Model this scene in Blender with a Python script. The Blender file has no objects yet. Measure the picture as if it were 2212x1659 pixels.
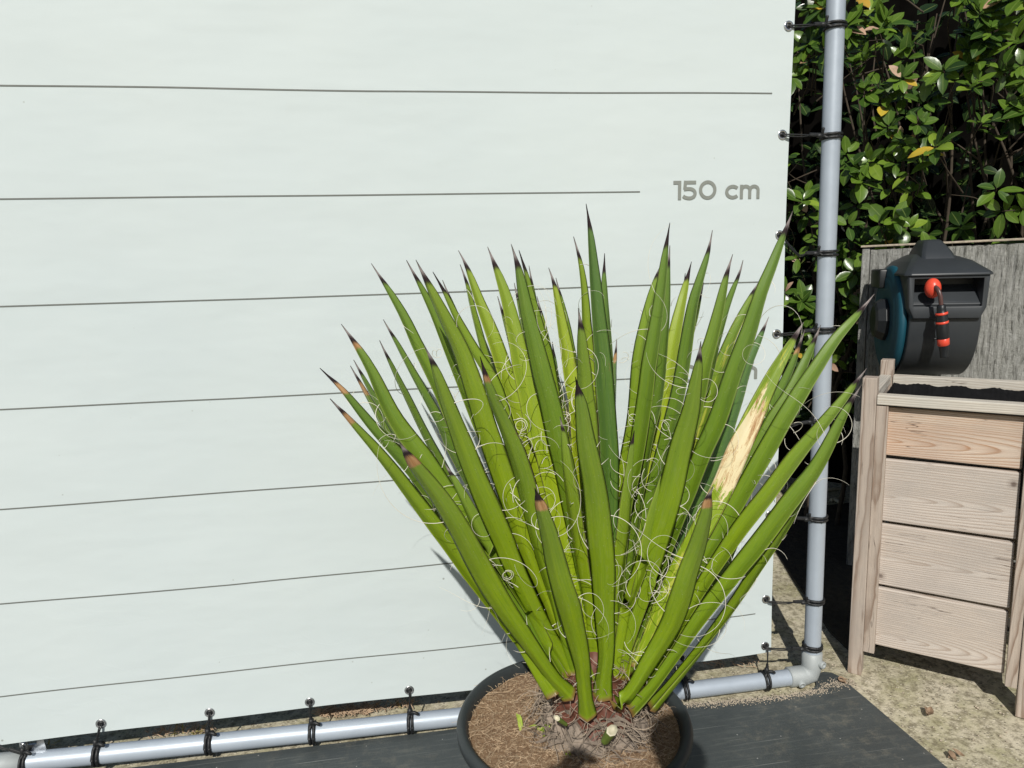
import bpy, bmesh, math, random
from mathutils import Vector, Matrix, noise
R_ = math.radians
sc = bpy.context.scene
COL = sc.collection

# ------------------------------------------------------------------ camera
CAM = Vector((-1.0820, -1.8825, 1.3081)); YAW, PITCH, ROLL, FPX = 0.15582, 0.16187, -0.02823, 1538.97
CX, CY = 1106.0, 829.5
fwd = Vector((math.sin(YAW)*math.cos(PITCH), math.cos(YAW)*math.cos(PITCH), -math.sin(PITCH)))
rt0 = Vector((math.cos(YAW), -math.sin(YAW), 0)); up0 = rt0.cross(fwd)
rt = rt0*math.cos(ROLL) + up0*math.sin(ROLL); up = -rt0*math.sin(ROLL) + up0*math.cos(ROLL)
cd = bpy.data.cameras.new('camera'); cam = bpy.data.objects.new('camera', cd); COL.objects.link(cam)
cd.sensor_width = 36; cd.lens = FPX/2212*36; cd.clip_start = 0.05; cd.clip_end = 600
M = Matrix((rt, up, -fwd)).transposed().to_4x4(); M.translation = CAM; cam.matrix_world = M
sc.camera = cam
def at(px, py, Y=None, Z=None, pl=None):
    """world point seen at photo pixel (2212 wide), on a plane of given Y or Z, or (point, normal)"""
    d = fwd + rt*((px-CX)/FPX) - up*((py-CY)/FPX)
    if Y is not None: t = (Y-CAM.y)/d.y
    elif Z is not None: t = (Z-CAM.z)/d.z
    else: t = (pl[0]-CAM).dot(pl[1])/d.dot(pl[1])
    return CAM + d*t
# ------------------------------------------------------------------ light
SUN_AZ, SUN_EL = R_(16.3), R_(40)
LDIR = Vector((math.sin(SUN_AZ)*math.cos(SUN_EL), math.cos(SUN_AZ)*math.cos(SUN_EL), -math.sin(SUN_EL)))
sd = bpy.data.lights.new('sun', 'SUN'); sd.energy = 3.9; sd.angle = R_(0.5); sd.color = (1, .965, .90)
so = bpy.data.objects.new('sun', sd); COL.objects.link(so); so.rotation_euler = LDIR.to_track_quat('-Z', 'Y').to_euler(); so.location = (-3, -8, 8)
w = bpy.data.worlds.new('World'); sc.world = w; w.use_nodes = True
nt = w.node_tree; sk = nt.nodes.new('ShaderNodeTexSky'); sk.sky_type = 'NISHITA'; sk.sun_disc = False
sk.sun_elevation = SUN_EL; sk.sun_rotation = SUN_AZ + math.pi; bg = nt.nodes['Background']; bg.inputs[1].default_value = 0.05
nt.links.new(sk.outputs[0], bg.inputs[0])
sc.view_settings.view_transform = 'Standard'; sc.view_settings.look = 'None'; sc.view_settings.exposure = 0.0; sc.view_settings.gamma = 1

# ------------------------------------------------------------------ helpers
def tag(o, label=None, cat=None, group=None, kind=None):
    if label: o['label'] = label
    if cat: o['category'] = cat
    if group: o['group'] = group
    if kind: o['kind'] = kind
    return o
def empty(name, loc=(0, 0, 0), rz=0):
    o = bpy.data.objects.new(name, None); COL.objects.link(o); o.location = loc; o.rotation_euler = (0, 0, rz); o.empty_display_size = .1
    return o
def obj(name, bm, mat, parent=None, smooth=False, world=False):
    me = bpy.data.meshes.new(name)
    bmesh.ops.recalc_face_normals(bm, faces=bm.faces) if not getattr(bm, 'norecalc', False) else None
    bm.to_mesh(me); bm.free()
    for p in me.polygons: p.use_smooth = smooth
    o = bpy.data.objects.new(name, me); COL.objects.link(o)
    for m_ in (mat if isinstance(mat, (list, tuple)) else [mat]): me.materials.append(m_)
    if parent is not None:
        o.parent = parent
        if world: o.matrix_parent_inverse = parent.matrix_basis.inverted()
    return o
def rawmesh(name, verts, faces, mat, parent=None, smooth=True, attrs=None, world=False):
    me = bpy.data.meshes.new(name); me.from_pydata([tuple(v) for v in verts], [], faces)
    if smooth: me.polygons.foreach_set('use_smooth', [True]*len(me.polygons))
    for k, vals in (attrs or {}).items():
        a = me.attributes.new(k, 'FLOAT', 'POINT'); a.data.foreach_set('value', vals)
    me.update()
    o = bpy.data.objects.new(name, me); COL.objects.link(o); me.materials.append(mat)
    if parent is not None:
        o.parent = parent
        if world: o.matrix_parent_inverse = parent.matrix_basis.inverted()
    return o
def box(bm, lo, hi, bev=0.0):
    r = bmesh.ops.create_cube(bm, size=1)
    for v in r['verts']:
        v.co = Vector([lo[i] + (hi[i]-lo[i])*(v.co[i]+.5) for i in range(3)])
    if bev:
        es = {e for v in r['verts'] for e in v.link_edges}
        bmesh.ops.bevel(bm, geom=list(es), offset=bev, segments=2, profile=.5, affect='EDGES', clamp_overlap=True)
def frame(d):
    d = d.normalized(); a = Vector((0, 0, 1)) if abs(d.z) < .9 else Vector((1, 0, 0))
    x = a.cross(d).normalized(); return x, d.cross(x)
def tube_vf(V, F, pts, rad, n=8, cap=True, closed=False):
    pts = [Vector(p) for p in pts]; b = len(V); m = len(pts); x = None
    for i, p in enumerate(pts):
        if closed: d = pts[(i+1) % m]-pts[i-1]
        else: d = pts[min(i+1, m-1)]-pts[max(i-1, 0)]
        if d.length < 1e-9: d = Vector((0, 0, 1))
        d.normalize()
        if x is None: x, y = frame(d)
        else:
            x = (x-d*x.dot(d))
            if x.length < 1e-6: x, y = frame(d)
            x.normalize(); y = d.cross(x)
        r = rad[i] if isinstance(rad, (list, tuple)) else rad
        for k in range(n):
            a = 2*math.pi*k/n; V.append(p + x*(r*math.cos(a)) + y*(r*math.sin(a)))
    for i in range(m if closed else m-1):
        for k in range(n):
            j = (i+1) % m
            F.append((b+i*n+k, b+i*n+(k+1) % n, b+j*n+(k+1) % n, b+j*n+k))
    if cap and not closed:
        c0 = len(V); V.extend([V[b+k].copy() for k in range(n)]); V.extend([V[b+(m-1)*n+k].copy() for k in range(n)])
        F.append(tuple(c0+k for k in reversed(range(n)))); F.append(tuple(c0+n+k for k in range(n)))
def lathe_vf(V, F, prof, origin=Vector((0, 0, 0)), axis=Vector((0, 0, 1)), n=48, close=False):
    x, y = frame(axis); axis = axis.normalized(); b = len(V); m = len(prof)
    for (r, h) in prof:
        for k in range(n):
            a = 2*math.pi*k/n; V.append(origin + axis*h + x*(r*math.cos(a)) + y*(r*math.sin(a)))
    for i in range(m-1+(1 if close else 0)):
        j = (i+1) % m
        for k in range(n): F.append((b+i*n+k, b+i*n+(k+1) % n, b+j*n+(k+1) % n, b+j*n+k))
def catmull(P, n):
    P = [Vector(p) for p in P]; Q = [P[0]*2-P[1]] + P + [P[-1]*2-P[-2]]
    L = [0]
    for i in range(1, len(P)): L.append(L[-1] + (P[i]-P[i-1]).length)
    out = []
    for k in range(n):
        s = L[-1]*k/(n-1); i = 0
        while i < len(P)-2 and L[i+1] < s: i += 1
        t = (s-L[i])/max(1e-9, L[i+1]-L[i]); a, b_, c, d = Q[i], Q[i+1], Q[i+2], Q[i+3]
        out.append(.5*((2*b_)+(c-a)*t+(2*a-5*b_+4*c-d)*t*t+(3*b_-a-3*c+d)*t**3))
    return out
def interp(tab, t):
    for (a, b_), (c, d) in zip(tab, tab[1:]):
        if t <= c: return b_+(d-b_)*(t-a)/max(1e-9, c-a)
    return tab[-1][1]
# ------------------------------------------------------------------ node material helper
class NM:
    def __init__(s, name, rough=.6, metal=0, col=(.5, .5, .5), spec=None):
        s.m = bpy.data.materials.new(name); s.m.use_nodes = True; s.t = s.m.node_tree
        s.b = s.t.nodes['Principled BSDF']; s.b.inputs['Roughness'].default_value = rough; s.b.inputs['Metallic'].default_value = metal
        s.b.inputs['Base Color'].default_value = (*col, 1)
        if spec is not None: s.b.inputs['Specular IOR Level'].default_value = spec
    def n(s, t, **k):
        x = s.t.nodes.new(t)
        for a, v in k.items(): setattr(x, a, v)
        return x
    def l(s, a, b): s.t.links.new(a, b)
    def coord(s, scale=(1, 1, 1), kind='Object', rnd=False):
        c = s.n('ShaderNodeTexCoord'); mp = s.n('ShaderNodeMapping'); mp.inputs['Scale'].default_value = scale
        s.l(c.outputs[kind], mp.inputs[0])
        if rnd:
            oi = s.n('ShaderNodeObjectInfo'); mu = s.n('ShaderNodeVectorMath', operation='SCALE'); mu.inputs[0].default_value = (13.1, 7.7, 5.3)
            s.l(oi.outputs['Random'], mu.inputs['Scale']); s.l(mu.outputs[0], mp.inputs['Location'])
        return mp.outputs[0]
    def noise(s, vec, scale, detail=6, rough=.6, dist=0):
        x = s.n('ShaderNodeTexNoise'); x.inputs['Scale'].default_value = scale; x.inputs['Detail'].default_value = detail
        x.inputs['Roughness'].default_value = rough; x.inputs['Distortion'].default_value = dist; s.l(vec, x.inputs['Vector']); return x.outputs['Fac']
    def voro(s, vec, scale, feature='F1', out='Distance'):
        x = s.n('ShaderNodeTexVoronoi', feature=feature); x.inputs['Scale'].default_value = scale; s.l(vec, x.inputs['Vector']); return x.outputs[out]
    def ramp(s, fac, stops, interp='LINEAR'):
        x = s.n('ShaderNodeValToRGB'); cr = x.color_ramp; cr.interpolation = interp
        while len(cr.elements) < len(stops): cr.elements.new(.5)
        for e, (p, c) in zip(cr.elements, stops): e.position = p; e.color = (*c, 1) if not isinstance(c, (int, float)) else (c, c, c, 1)
        s.l(fac, x.inputs[0]); return x.outputs[0]
    def mix(s, fac, a, b, bt='MIX'):
        x = s.n('ShaderNodeMix', data_type='RGBA', blend_type=bt)
        for v, i in ((fac, 0), (a, 6), (b, 7)):
            if hasattr(v, 'links'): s.l(v, x.inputs[i])
            elif i == 0: x.inputs[0].default_value = v
            else: x.inputs[i].default_value = (*v, 1)
        return x.outputs[2]
    def math(s, op, a, b=0.0, c=None, clamp=False):
        x = s.n('ShaderNodeMath', operation=op); x.use_clamp = clamp
        for i, v in enumerate((a, b) if c is None else (a, b, c)):
            if hasattr(v, 'links'): s.l(v, x.inputs[i])
            else: x.inputs[i].default_value = v
        return x.outputs[0]
    def attr(s, name, kind='GEOMETRY'):
        x = s.n('ShaderNodeAttribute', attribute_name=name, attribute_type=kind); return x.outputs['Fac']
    def bump(s, h, strength=.3, dist=.01):
        x = s.n('ShaderNodeBump'); x.inputs['Strength'].default_value = strength; x.inputs['Distance'].default_value = dist
        s.l(h, x.inputs['Height']); s.l(x.outputs[0], s.b.inputs['Normal'])
    def color(s, c): s.l(c, s.b.inputs['Base Color'])
    def rough(s, c): s.l(c, s.b.inputs['Roughness'])

# ------------------------------------------------------------------ materials
def mat_banner():
    m = NM('white_tarpaulin', .7, spec=.3); v = m.coord()
    a = m.noise(v, 1.3, 4); c = m.ramp(a, [(.3, (.585, .655, .660)), (.7, (.620, .685, .682))])
    n2 = m.noise(v, 9, 5, .7); c = m.mix(m.ramp(n2, [(.62, 0), (.8, .10)]), c, (.50, .53, .49))
    sp = m.voro(v, 5.5); c = m.mix(m.ramp(sp, [(.010, .8), (.020, 0)]), c, (.28, .30, .27))
    sp = m.voro(v, 17); nn = m.noise(v, 2.3, 2); k = m.math('MULTIPLY', m.ramp(sp, [(.025, .5), (.05, 0)]), m.ramp(nn, [(.5, 0), (.6, 1)]))
    c = m.mix(k, c, (.35, .37, .33)); m.color(c)
    wv = m.noise(m.coord((1, 1, 2.5)), 2.2, 3, .5); fine = m.noise(v, 260, 2, .5)
    cr = m.noise(m.coord((1.0, 1, 1.7)), 3.1, 2, .4, 1.6); crl = m.ramp(m.math('ABSOLUTE', m.math('SUBTRACT', cr, .5)), [(.0, 1), (.03, 0)])
    lowm = m.n('ShaderNodeSeparateXYZ'); m.l(v, lowm.inputs[0]); crl = m.math('MULTIPLY', crl, m.ramp(lowm.outputs[2], [(.25, .5), (.75, .06)]))
    m.bump(m.math('ADD', m.math('ADD', m.math('MULTIPLY', wv, 1.0), m.math('MULTIPLY', fine, .012)), m.math('MULTIPLY', crl, .03)), .32, .02); return m.m
def mat_metal(name, col=(.62, .64, .67), rough=.42, metal=.75):
    m = NM(name, rough, metal); v = m.coord()
    a = m.noise(v, 7, 5, .65); m.color(m.ramp(a, [(.3, tuple(c*.88 for c in col)), (.7, col)]))
    m.rough(m.ramp(m.noise(v, 23, 5, .7), [(.3, rough-.08), (.7, rough+.12)])); m.bump(m.noise(v, 90, 4, .6), .06, .002); return m.m
def mat_plain(name, col, rough=.6, var=.25, scale=30, bump=.15, spec=None, dist=.002):
    m = NM(name, rough, spec=spec); v = m.coord(); a = m.noise(v, scale, 5, .65)
    m.color(m.ramp(a, [(.25, tuple(c*(1-var) for c in col)), (.75, tuple(min(1, c*(1+var)) for c in col))]))
    m.bump(a, bump, dist); return m.m
def mat_ground():
    m = NM('mossy_concrete', .92); v = m.coord()
    big = m.noise(v, 2.6, 6, .65); c = m.ramp(big, [(.3, (.43, .385, .265)), (.5, (.60, .545, .40)), (.7, (.70, .63, .49))])
    moss = m.noise(v, 7.5, 6, .7); c = m.mix(m.ramp(moss, [(.46, 0), (.64, .65)]), c, (.35, .335, .165))
    mid = m.noise(v, 38, 7, .78); c = m.mix(m.ramp(mid, [(.40, .75), (.55, 0)]), c, (.15, .125, .075))
    vo = m.voro(v, 95); vc = m.n('ShaderNodeTexVoronoi'); vc.inputs['Scale'].default_value = 95; m.l(v, vc.inputs['Vector'])
    rnd = m.n('ShaderNodeSeparateColor'); m.l(vc.outputs['Color'], rnd.inputs[0])
    peb = m.math('MULTIPLY', m.ramp(vo, [(.18, 1), (.34, 0)]), m.ramp(rnd.outputs[0], [(.72, 0), (.78, 1)]))
    c = m.mix(peb, c, (.66, .60, .47)); dk = m.math('MULTIPLY', m.ramp(vo, [(.2, .8), (.4, 0)]), m.ramp(rnd.outputs[1], [(.8, 0), (.86, 1)]))
    c = m.mix(dk, c, (.13, .115, .08)); m.color(c)
    # joints between paving slabs
    h = m.math('ADD', m.math('MULTIPLY', mid, .7), m.math('MULTIPLY', peb, .35)); h = m.math('ADD', h, m.math('MULTIPLY', m.noise(v, 160, 3), .3))
    m.bump(h, .9, .006); return m.m
def mat_mat():
    m = NM('black_rubber', .55, spec=.4); v = m.coord(); vs = m.coord((1.2, 22, 1))
    st = m.noise(vs, 5, 8, .75, .3); big = m.noise(v, 3.1, 5, .65)
    c = m.ramp(big, [(.3, (.042, .050, .052)), (.7, (.075, .085, .085))])
    c = m.mix(m.ramp(st, [(.52, 0), (.72, .45)]), c, (.19, .20, .18))
    d = m.noise(v, 30, 8, .8); msk = m.math('MULTIPLY', m.ramp(d, [(.5, 0), (.72, .55)]), m.ramp(m.noise(v, 2.0, 3), [(.48, .1), (.62, 1)]))
    c = m.mix(msk, c, (.26, .235, .18)); sp = m.voro(v, 26); c = m.mix(m.ramp(sp, [(.03, .8), (.06, 0)]), c, (.45, .45, .42))
    # long scratches
    s2 = m.noise(m.coord((.6, 55, 1)), 3.3, 3, .5); c = m.mix(m.ramp(s2, [(.665, 0), (.70, .5)]), c, (.28, .29, .27)); m.color(c)
    m.rough(m.ramp(big, [(.3, .42), (.7, .68)])); m.bump(m.math('ADD', d, st), .25, .004); return m.m
def mat_wood(name, a, b_, dark, orange=0.0, ring=1.0, cross=9):
    m = NM(name, .8); v = m.coord((1, 1, 1), rnd=True)
    mp = m.n('ShaderNodeMapping'); mp.inputs['Scale'].default_value = (.55 if cross < 12 else .9, cross, cross); m.l(v, mp.inputs[0]); vs = mp.outputs[0]
    mp2 = m.n('ShaderNodeMapping'); mp2.inputs['Scale'].default_value = (6, 160, 160); m.l(v, mp2.inputs[0])
    oc = m.n('ShaderNodeTexCoord'); sp_ = m.n('ShaderNodeSeparateXYZ'); m.l(oc.outputs['Object'], sp_.inputs[0]); oi = m.n('ShaderNodeObjectInfo'); rd = oi.outputs['Random']
    n1 = m.noise(vs, .9, 2, .5, .3); n2 = m.noise(v, 9, 2, .5)
    tl = m.math('ADD', m.math('MULTIPLY', m.math('SUBTRACT', rd, .5), .24), .05 if cross < 12 else .0)
    dy = m.math('ADD', m.math('ADD', sp_.outputs[1], m.math('MULTIPLY', sp_.outputs[0], tl)), m.math('ADD', .022 if cross < 12 else .05, m.math('MULTIPLY', n2, .008)))
    dz = m.math('ADD', sp_.outputs[2], m.math('ADD', m.math('MULTIPLY', m.math('SUBTRACT', rd, .45), .14), m.math('MULTIPLY', m.math('SUBTRACT', n1, .5), .06)))
    rr_ = m.math('SQRT', m.math('ADD', m.math('MULTIPLY', dy, dy), m.math('MULTIPLY', dz, dz)))
    rings = m.math('FRACT', m.math('MULTIPLY', rr_, 150*ring))
    c = m.mix(m.ramp(rings, [(.0, .25), (.12, 0), (.45, .04), (.74, .45), (.88, .95), (.96, .9), (1, .25)]), a, b_)
    fib = m.noise(mp2.outputs[0], 1.6, 5, .7); c = m.mix(m.ramp(fib, [(.35, .5), (.6, 0)]), c, tuple(x*.68 for x in a))
    big = m.noise(v, 6, 4, .6); c = m.mix(m.ramp(big, [(.45, 0), (.72, .35)]), c, tuple(x*.72 for x in (a[0]*.95, a[1], a[2]*1.05)))
    if orange: c = m.mix(m.math('MULTIPLY', m.ramp(m.noise(vs, 1.7, 3), [(.42, 0), (.62, 1)]), orange), c, (.40, .17, .07))
    kn = m.voro(v, 5.2); c = m.mix(m.ramp(kn, [(.025, .85), (.05, .3), (.10, 0)]), c, dark)
    mp6 = m.n('ShaderNodeMapping'); mp6.inputs['Scale'].default_value = (1.1, 26, 26); m.l(v, mp6.inputs[0]); ck = m.noise(mp6.outputs[0], 1.3, 3, .5, .3)
    crk = m.math('MULTIPLY', m.ramp(m.math('ABSOLUTE', m.math('SUBTRACT', ck, .5)), [(.0, 1), (.007, 0)]), m.ramp(m.noise(v, 7, 2), [(.56, 0), (.60, .8)])); c = m.mix(crk, c, dark)
    stn = m.noise(v, 2.6, 5, .65); c = m.mix(m.ramp(stn, [(.48, 0), (.7, .3)]), c, (.30, .27, .25))
    m.color(c); m.bump(m.math('SUBTRACT', m.math('ADD', m.math('MULTIPLY', rings, .5), fib), crk), .5, .0025); return m.m
def mat_wall():
    m = NM('ribbed_concrete', .95); v = m.coord((1, 1, .13)); a = m.noise(v, 95, 6, .85, .15); v1 = m.coord()
    c = m.ramp(a, [(.37, (.09, .09, .08)), (.47, (.36, .36, .33)), (.62, (.56, .56, .53))])
    c = m.mix(m.ramp(m.noise(v1, 4, 5), [(.5, 0), (.75, .35)]), c, (.24, .25, .18)); m.color(c)
    m.bump(m.math('ADD', a, m.math('MULTIPLY', m.noise(v1, 70, 5, .8), .8)), 1.0, .014); return m.m
def mat_soil():
    m = NM('coir_soil', .98); v = m.coord(); a = m.noise(v, 95, 9, .82, .6)
    c = m.ramp(a, [(.3, (.10, .055, .027)), (.47, (.35, .215, .115)), (.62, (.52, .36, .22)), (.78, (.70, .55, .38))])
    c = m.mix(m.ramp(m.noise(v, 9, 4), [(.4, 0), (.7, .45)]), c, (.33, .20, .12)); m.color(c)
    m.bump(a, 1.0, .012); return m.m
def mat_leaf():
    m = NM('yucca_leaf', .38, spec=.35); t = m.attr('along'); u = m.attr('across')
    tone = m.attr('tone', 'OBJECT'); tan = m.attr('tan_band', 'OBJECT'); bl = m.attr('bleach', 'OBJECT'); ye = m.attr('yellowed', 'OBJECT'); grey = m.attr('tip_grey', 'OBJECT')
    oi = m.n('ShaderNodeObjectInfo')
    cv = m.n('ShaderNodeCombineXYZ'); m.l(t, cv.inputs[0]); m.l(u, cv.inputs[1]); m.l(oi.outputs['Random'], cv.inputs[2])
    mp = m.n('ShaderNodeMapping'); mp.inputs['Scale'].default_value = (2.2, 11, 40); m.l(cv.outputs[0], mp.inputs[0])
    st = m.noise(mp.outputs[0], 1.6, 5, .65)
    mp2 = m.n('ShaderNodeMapping'); mp2.inputs['Scale'].default_value = (9, 1.6, 40); m.l(cv.outputs[0], mp2.inputs[0])
    bn = m.noise(mp2.outputs[0], 1.0, 5, .7)
    tt = m.math('ADD', tone, m.math('MULTIPLY', m.math('SUBTRACT', st, .5), .55)); tt = m.math('ADD', tt, m.math('MULTIPLY', m.math('SUBTRACT', bn, .5), .35), clamp=True)
    c = m.ramp(tt, [(0, (.066, .150, .032)), (.33, (.150, .250, .014)), (.66, (.260, .370, .010)), (1, (.44, .52, .020))])
    # glaucous upper part
    up_ = m.ramp(t, [(.45, 0), (.95, .32)]); c = m.mix(up_, c, (.14, .235, .095))
    # yellow patches
    yn = m.ramp(m.noise(mp2.outputs[0], 1.7, 4, .6), [(.56, 0), (.62, 1)]); c = m.mix(m.math('MULTIPLY', m.math('MULTIPLY', yn, ye), .6), c, (.62, .60, .10))
    # scars and specks
    sp = m.n('ShaderNodeMapping'); sp.inputs['Scale'].default_value = (60, 4, 40); m.l(cv.outputs[0], sp.inputs[0])
    sv = m.voro(sp.outputs[0], 1.0); c = m.mix(m.ramp(sv, [(.05, .55), (.09, 0)]), c, (.50, .52, .35))
    sp2 = m.n('ShaderNodeMapping'); sp2.inputs['Scale'].default_value = (31, 3, 17); m.l(cv.outputs[0], sp2.inputs[0])
    c = m.mix(m.ramp(m.voro(sp2.outputs[0], 1.0), [(.03, .8), (.06, 0)]), c, (.03, .035, .01))
    du = m.noise(mp2.outputs[0], 3.1, 6, .8); c = m.mix(m.ramp(du, [(.5, 0), (.75, .2)]), c, (.34, .36, .2))
    # short dry nicks starting at the margin
    mp4 = m.n('ShaderNodeMapping'); mp4.inputs['Scale'].default_value = (16, 1.2, 23); m.l(cv.outputs[0], mp4.inputs[0]); dn = m.noise(mp4.outputs[0], 2.0, 5, .8)
    c = m.mix(m.math('MULTIPLY', m.ramp(dn, [(.60, 0), (.64, .8)]), m.ramp(m.math('ABSOLUTE', u), [(.55, 0), (.85, 1)])), c, (.22, .155, .07))
    # thin fibrous margin
    au = m.math('ABSOLUTE', u); c = m.mix(m.ramp(au, [(.93, 0), (.97, .8)]), c, (.20, .15, .085))
    # bleached, sun scorched stretch
    bt = m.math('ADD', t, m.math('MULTIPLY', m.math('SUBTRACT', bn, .5), .34)); bm_ = m.math('MULTIPLY', m.ramp(bt, [(.50, 0), (.51, 1), (.765, 1), (.775, 0)]), bl)
    side = m.math('ADD', u, m.math('MULTIPLY', m.math('SUBTRACT', t, .70), 4.0)); bm2 = m.math('MULTIPLY', bm_, m.ramp(m.math('ADD', m.math('MULTIPLY', side, -.5), .5), [(.12, 0), (.15, 1)]))
    mp5 = m.n('ShaderNodeMapping'); mp5.inputs['Scale'].default_value = (7, 1.1, 5); m.l(cv.outputs[0], mp5.inputs[0])
    bc = m.ramp(m.noise(mp5.outputs[0], 1.0, 6, .75, 1.2), [(.38, (.42, .22, .09)), (.46, (.74, .58, .32)), (.47, (.50, .30, .14)), (.49, (.82, .70, .42)), (.8, (.86, .78, .53))])
    c = m.mix(bm2, c, bc)
    # tan collar, dark band, grey spine
    jt = m.math('ADD', t, m.math('MULTIPLY', m.math('SUBTRACT', st, .5), .030)); jt = m.math('ADD', jt, m.math('MULTIPLY', au, .006))
    jb = m.math('ADD', jt, m.math('MULTIPLY', tan, .034)); tb = m.math('MULTIPLY', m.ramp(jb, [(.948, 0), (.951, 1)]), m.math('GREATER_THAN', tan, .05)); c = m.mix(tb, c, m.ramp(bn, [(.35, (.33, .16, .06)), (.6, (.56, .34, .16))]))
    c = m.mix(m.ramp(jt, [(.944, 0), (.952, 1)]), c, (.028, .016, .018))
    gm = m.math('MULTIPLY', m.ramp(jt, [(.963, 0), (.975, 1)]), grey); c = m.mix(gm, c, m.ramp(st, [(.3, (.22, .18, .175)), (.7, (.42, .37, .35))]))
    # reddish sheath at the very base
    c = m.mix(m.ramp(t, [(.0, .9), (.008, .6), (.020, 0)]), c, (.20, .075, .040))
    m.color(c); m.rough(m.ramp(t, [(.0, .34), (.9, .42), (.95, .8)])); m.bump(st, .22, .0016)
    m.b.inputs['Transmission Weight'].default_value = 0
    # a little light passes through the blade
    tr = m.n('ShaderNodeBsdfTranslucent'); m.l(c, tr.inputs['Color']); ms = m.n('ShaderNodeMixShader'); ms.inputs[0].default_value = .13
    out = m.t.nodes['Material Output']; m.l(m.b.outputs[0], ms.inputs[1]); m.l(tr.outputs[0], ms.inputs[2]); m.l(ms.outputs[0], out.inputs[0]); return m.m
def mat_laurel():
    m = NM('laurel_leaf', .27, spec=.5); h = m.attr('tint'); u = m.attr('across')
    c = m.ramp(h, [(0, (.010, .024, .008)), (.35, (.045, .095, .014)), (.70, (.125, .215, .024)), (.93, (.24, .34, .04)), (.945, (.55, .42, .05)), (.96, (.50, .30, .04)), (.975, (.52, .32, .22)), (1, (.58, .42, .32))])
    c = m.mix(m.ramp(m.math('ABSOLUTE', u), [(.0, .5), (.10, 0)]), c, (.28, .36, .10)); n_ = m.noise(m.coord(), 30, 4, .6)
    c = m.mix(m.ramp(n_, [(.5, 0), (.75, .35)]), c, (.03, .07, .012)); m.color(c); m.bump(m.noise(m.coord(), 60, 3), .12, .004)
    tr = m.n('ShaderNodeBsdfTranslucent'); m.l(c, tr.inputs['Color']); ms = m.n('ShaderNodeMixShader'); ms.inputs[0].default_value = .12
    out = m.t.nodes['Material Output']; m.l(m.b.outputs[0], ms.inputs[1]); m.l(tr.outputs[0], ms.inputs[2]); m.l(ms.outputs[0], out.inputs[0]); return m.m
MB = mat_banner(); MPOLE = mat_metal('galvanised_tube', (.46, .52, .59), .42, .22); MFIT = mat_metal('cast_fitting', (.40, .43, .43), .6, .15)
MSTEEL = mat_metal('steel', (.7, .7, .7), .25, 1.0)
MCORD = mat_plain('black_cord', (.012, .013, .014), .5, .3, 300, .3)
MPRINT = mat_plain('grey_print', (.235, .25, .225), .6, .08, 40, .02)
MLINE = mat_plain('grey_print_line', (.16, .17, .155), .6, .12, 40, .02)
MG = mat_ground(); MMAT = mat_mat(); MWALL = mat_wall(); MSOIL = mat_soil(); MLEAF = mat_leaf(); MLAU = mat_laurel()
MPOT = mat_plain('charcoal_plastic', (.028, .034, .036), .5, .18, 9, .12)
MFIB = mat_plain('white_fibre', (.78, .74, .62), .7, .15, 60, .1)
MDRY = mat_plain('dry_fibre', (.36, .29, .22), .9, .35, 60, .3)
MDRYG = mat_plain('grey_dry_sheath', (.27, .22, .175), .95, .4, 45, .8, dist=.006)
MRED = mat_plain('red_sheath', (.15, .055, .035), .6, .4, 25, .3)
MCUT = mat_plain('cut_pith', (.62, .57, .42), .7, .08, 90, .1)
MCUTG = mat_plain('stump_green', (.12, .17, .03), .5, .3, 30, .1)
MWA = mat_wood('weathered_larch', (.62, .55, .485), (.40, .31, .245), (.10, .065, .05))
MWO = mat_wood('orange_larch', (.70, .585, .475), (.42, .235, .13), (.08, .04, .02), .28)
MWP = mat_wood('larch_post', (.50, .42, .35), (.23, .155, .11), (.09, .06, .045), 0, .8, 24)
MWR = mat_wood('pale_rail', (.64, .60, .52), (.46, .39, .31), (.12, .08, .06))
MLINER = mat_plain('black_liner', (.012, .012, .013), .35, .3, 50, .5)
MREEL = mat_plain('grey_plastic', (.036, .041, .046), .42, .08, 12, .05)
MREELD = mat_plain('dark_plastic', (.014, .016, .018), .45, .1, 20, .05)
MTEAL = mat_plain('teal_plastic', (.006, .07, .105), .55, .08, 20, .04)
MRED2 = mat_plain('orange_red_plastic', (.80, .085, .045), .35, .05, 20, .04)
MHOSE = mat_plain('brown_hose', (.10, .05, .045), .35, .2, 40, .05)
MTWIG = mat_plain('twig_bark', (.06, .045, .03), .85, .3, 40, .5)
MNEED = mat_plain('dry_needles', (.46, .33, .22), .85, .35, 30, .2)
MDL = mat_plain('dead_leaf', (.28, .19, .12), .8, .4, 40, .4)
MWEED = mat_plain('weed_green', (.34, .44, .06), .6, .3, 40, .1)
MSKIN = mat_plain('skin', (.55, .33, .24), .5, .05, 20, .03); MSHIRT = mat_plain('navy_cloth', (.03, .04, .08), .85, .2, 80, .2)
MJEAN = mat_plain('denim', (.06, .09, .15), .85, .25, 90, .2); MHAIR = mat_plain('brown_hair', (.05, .03, .02), .6, .3, 90, .4)
MSAND = mat_plain('pale_sand', (.44, .375, .29), .95, .25, 60, .9, dist=.006)

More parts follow.
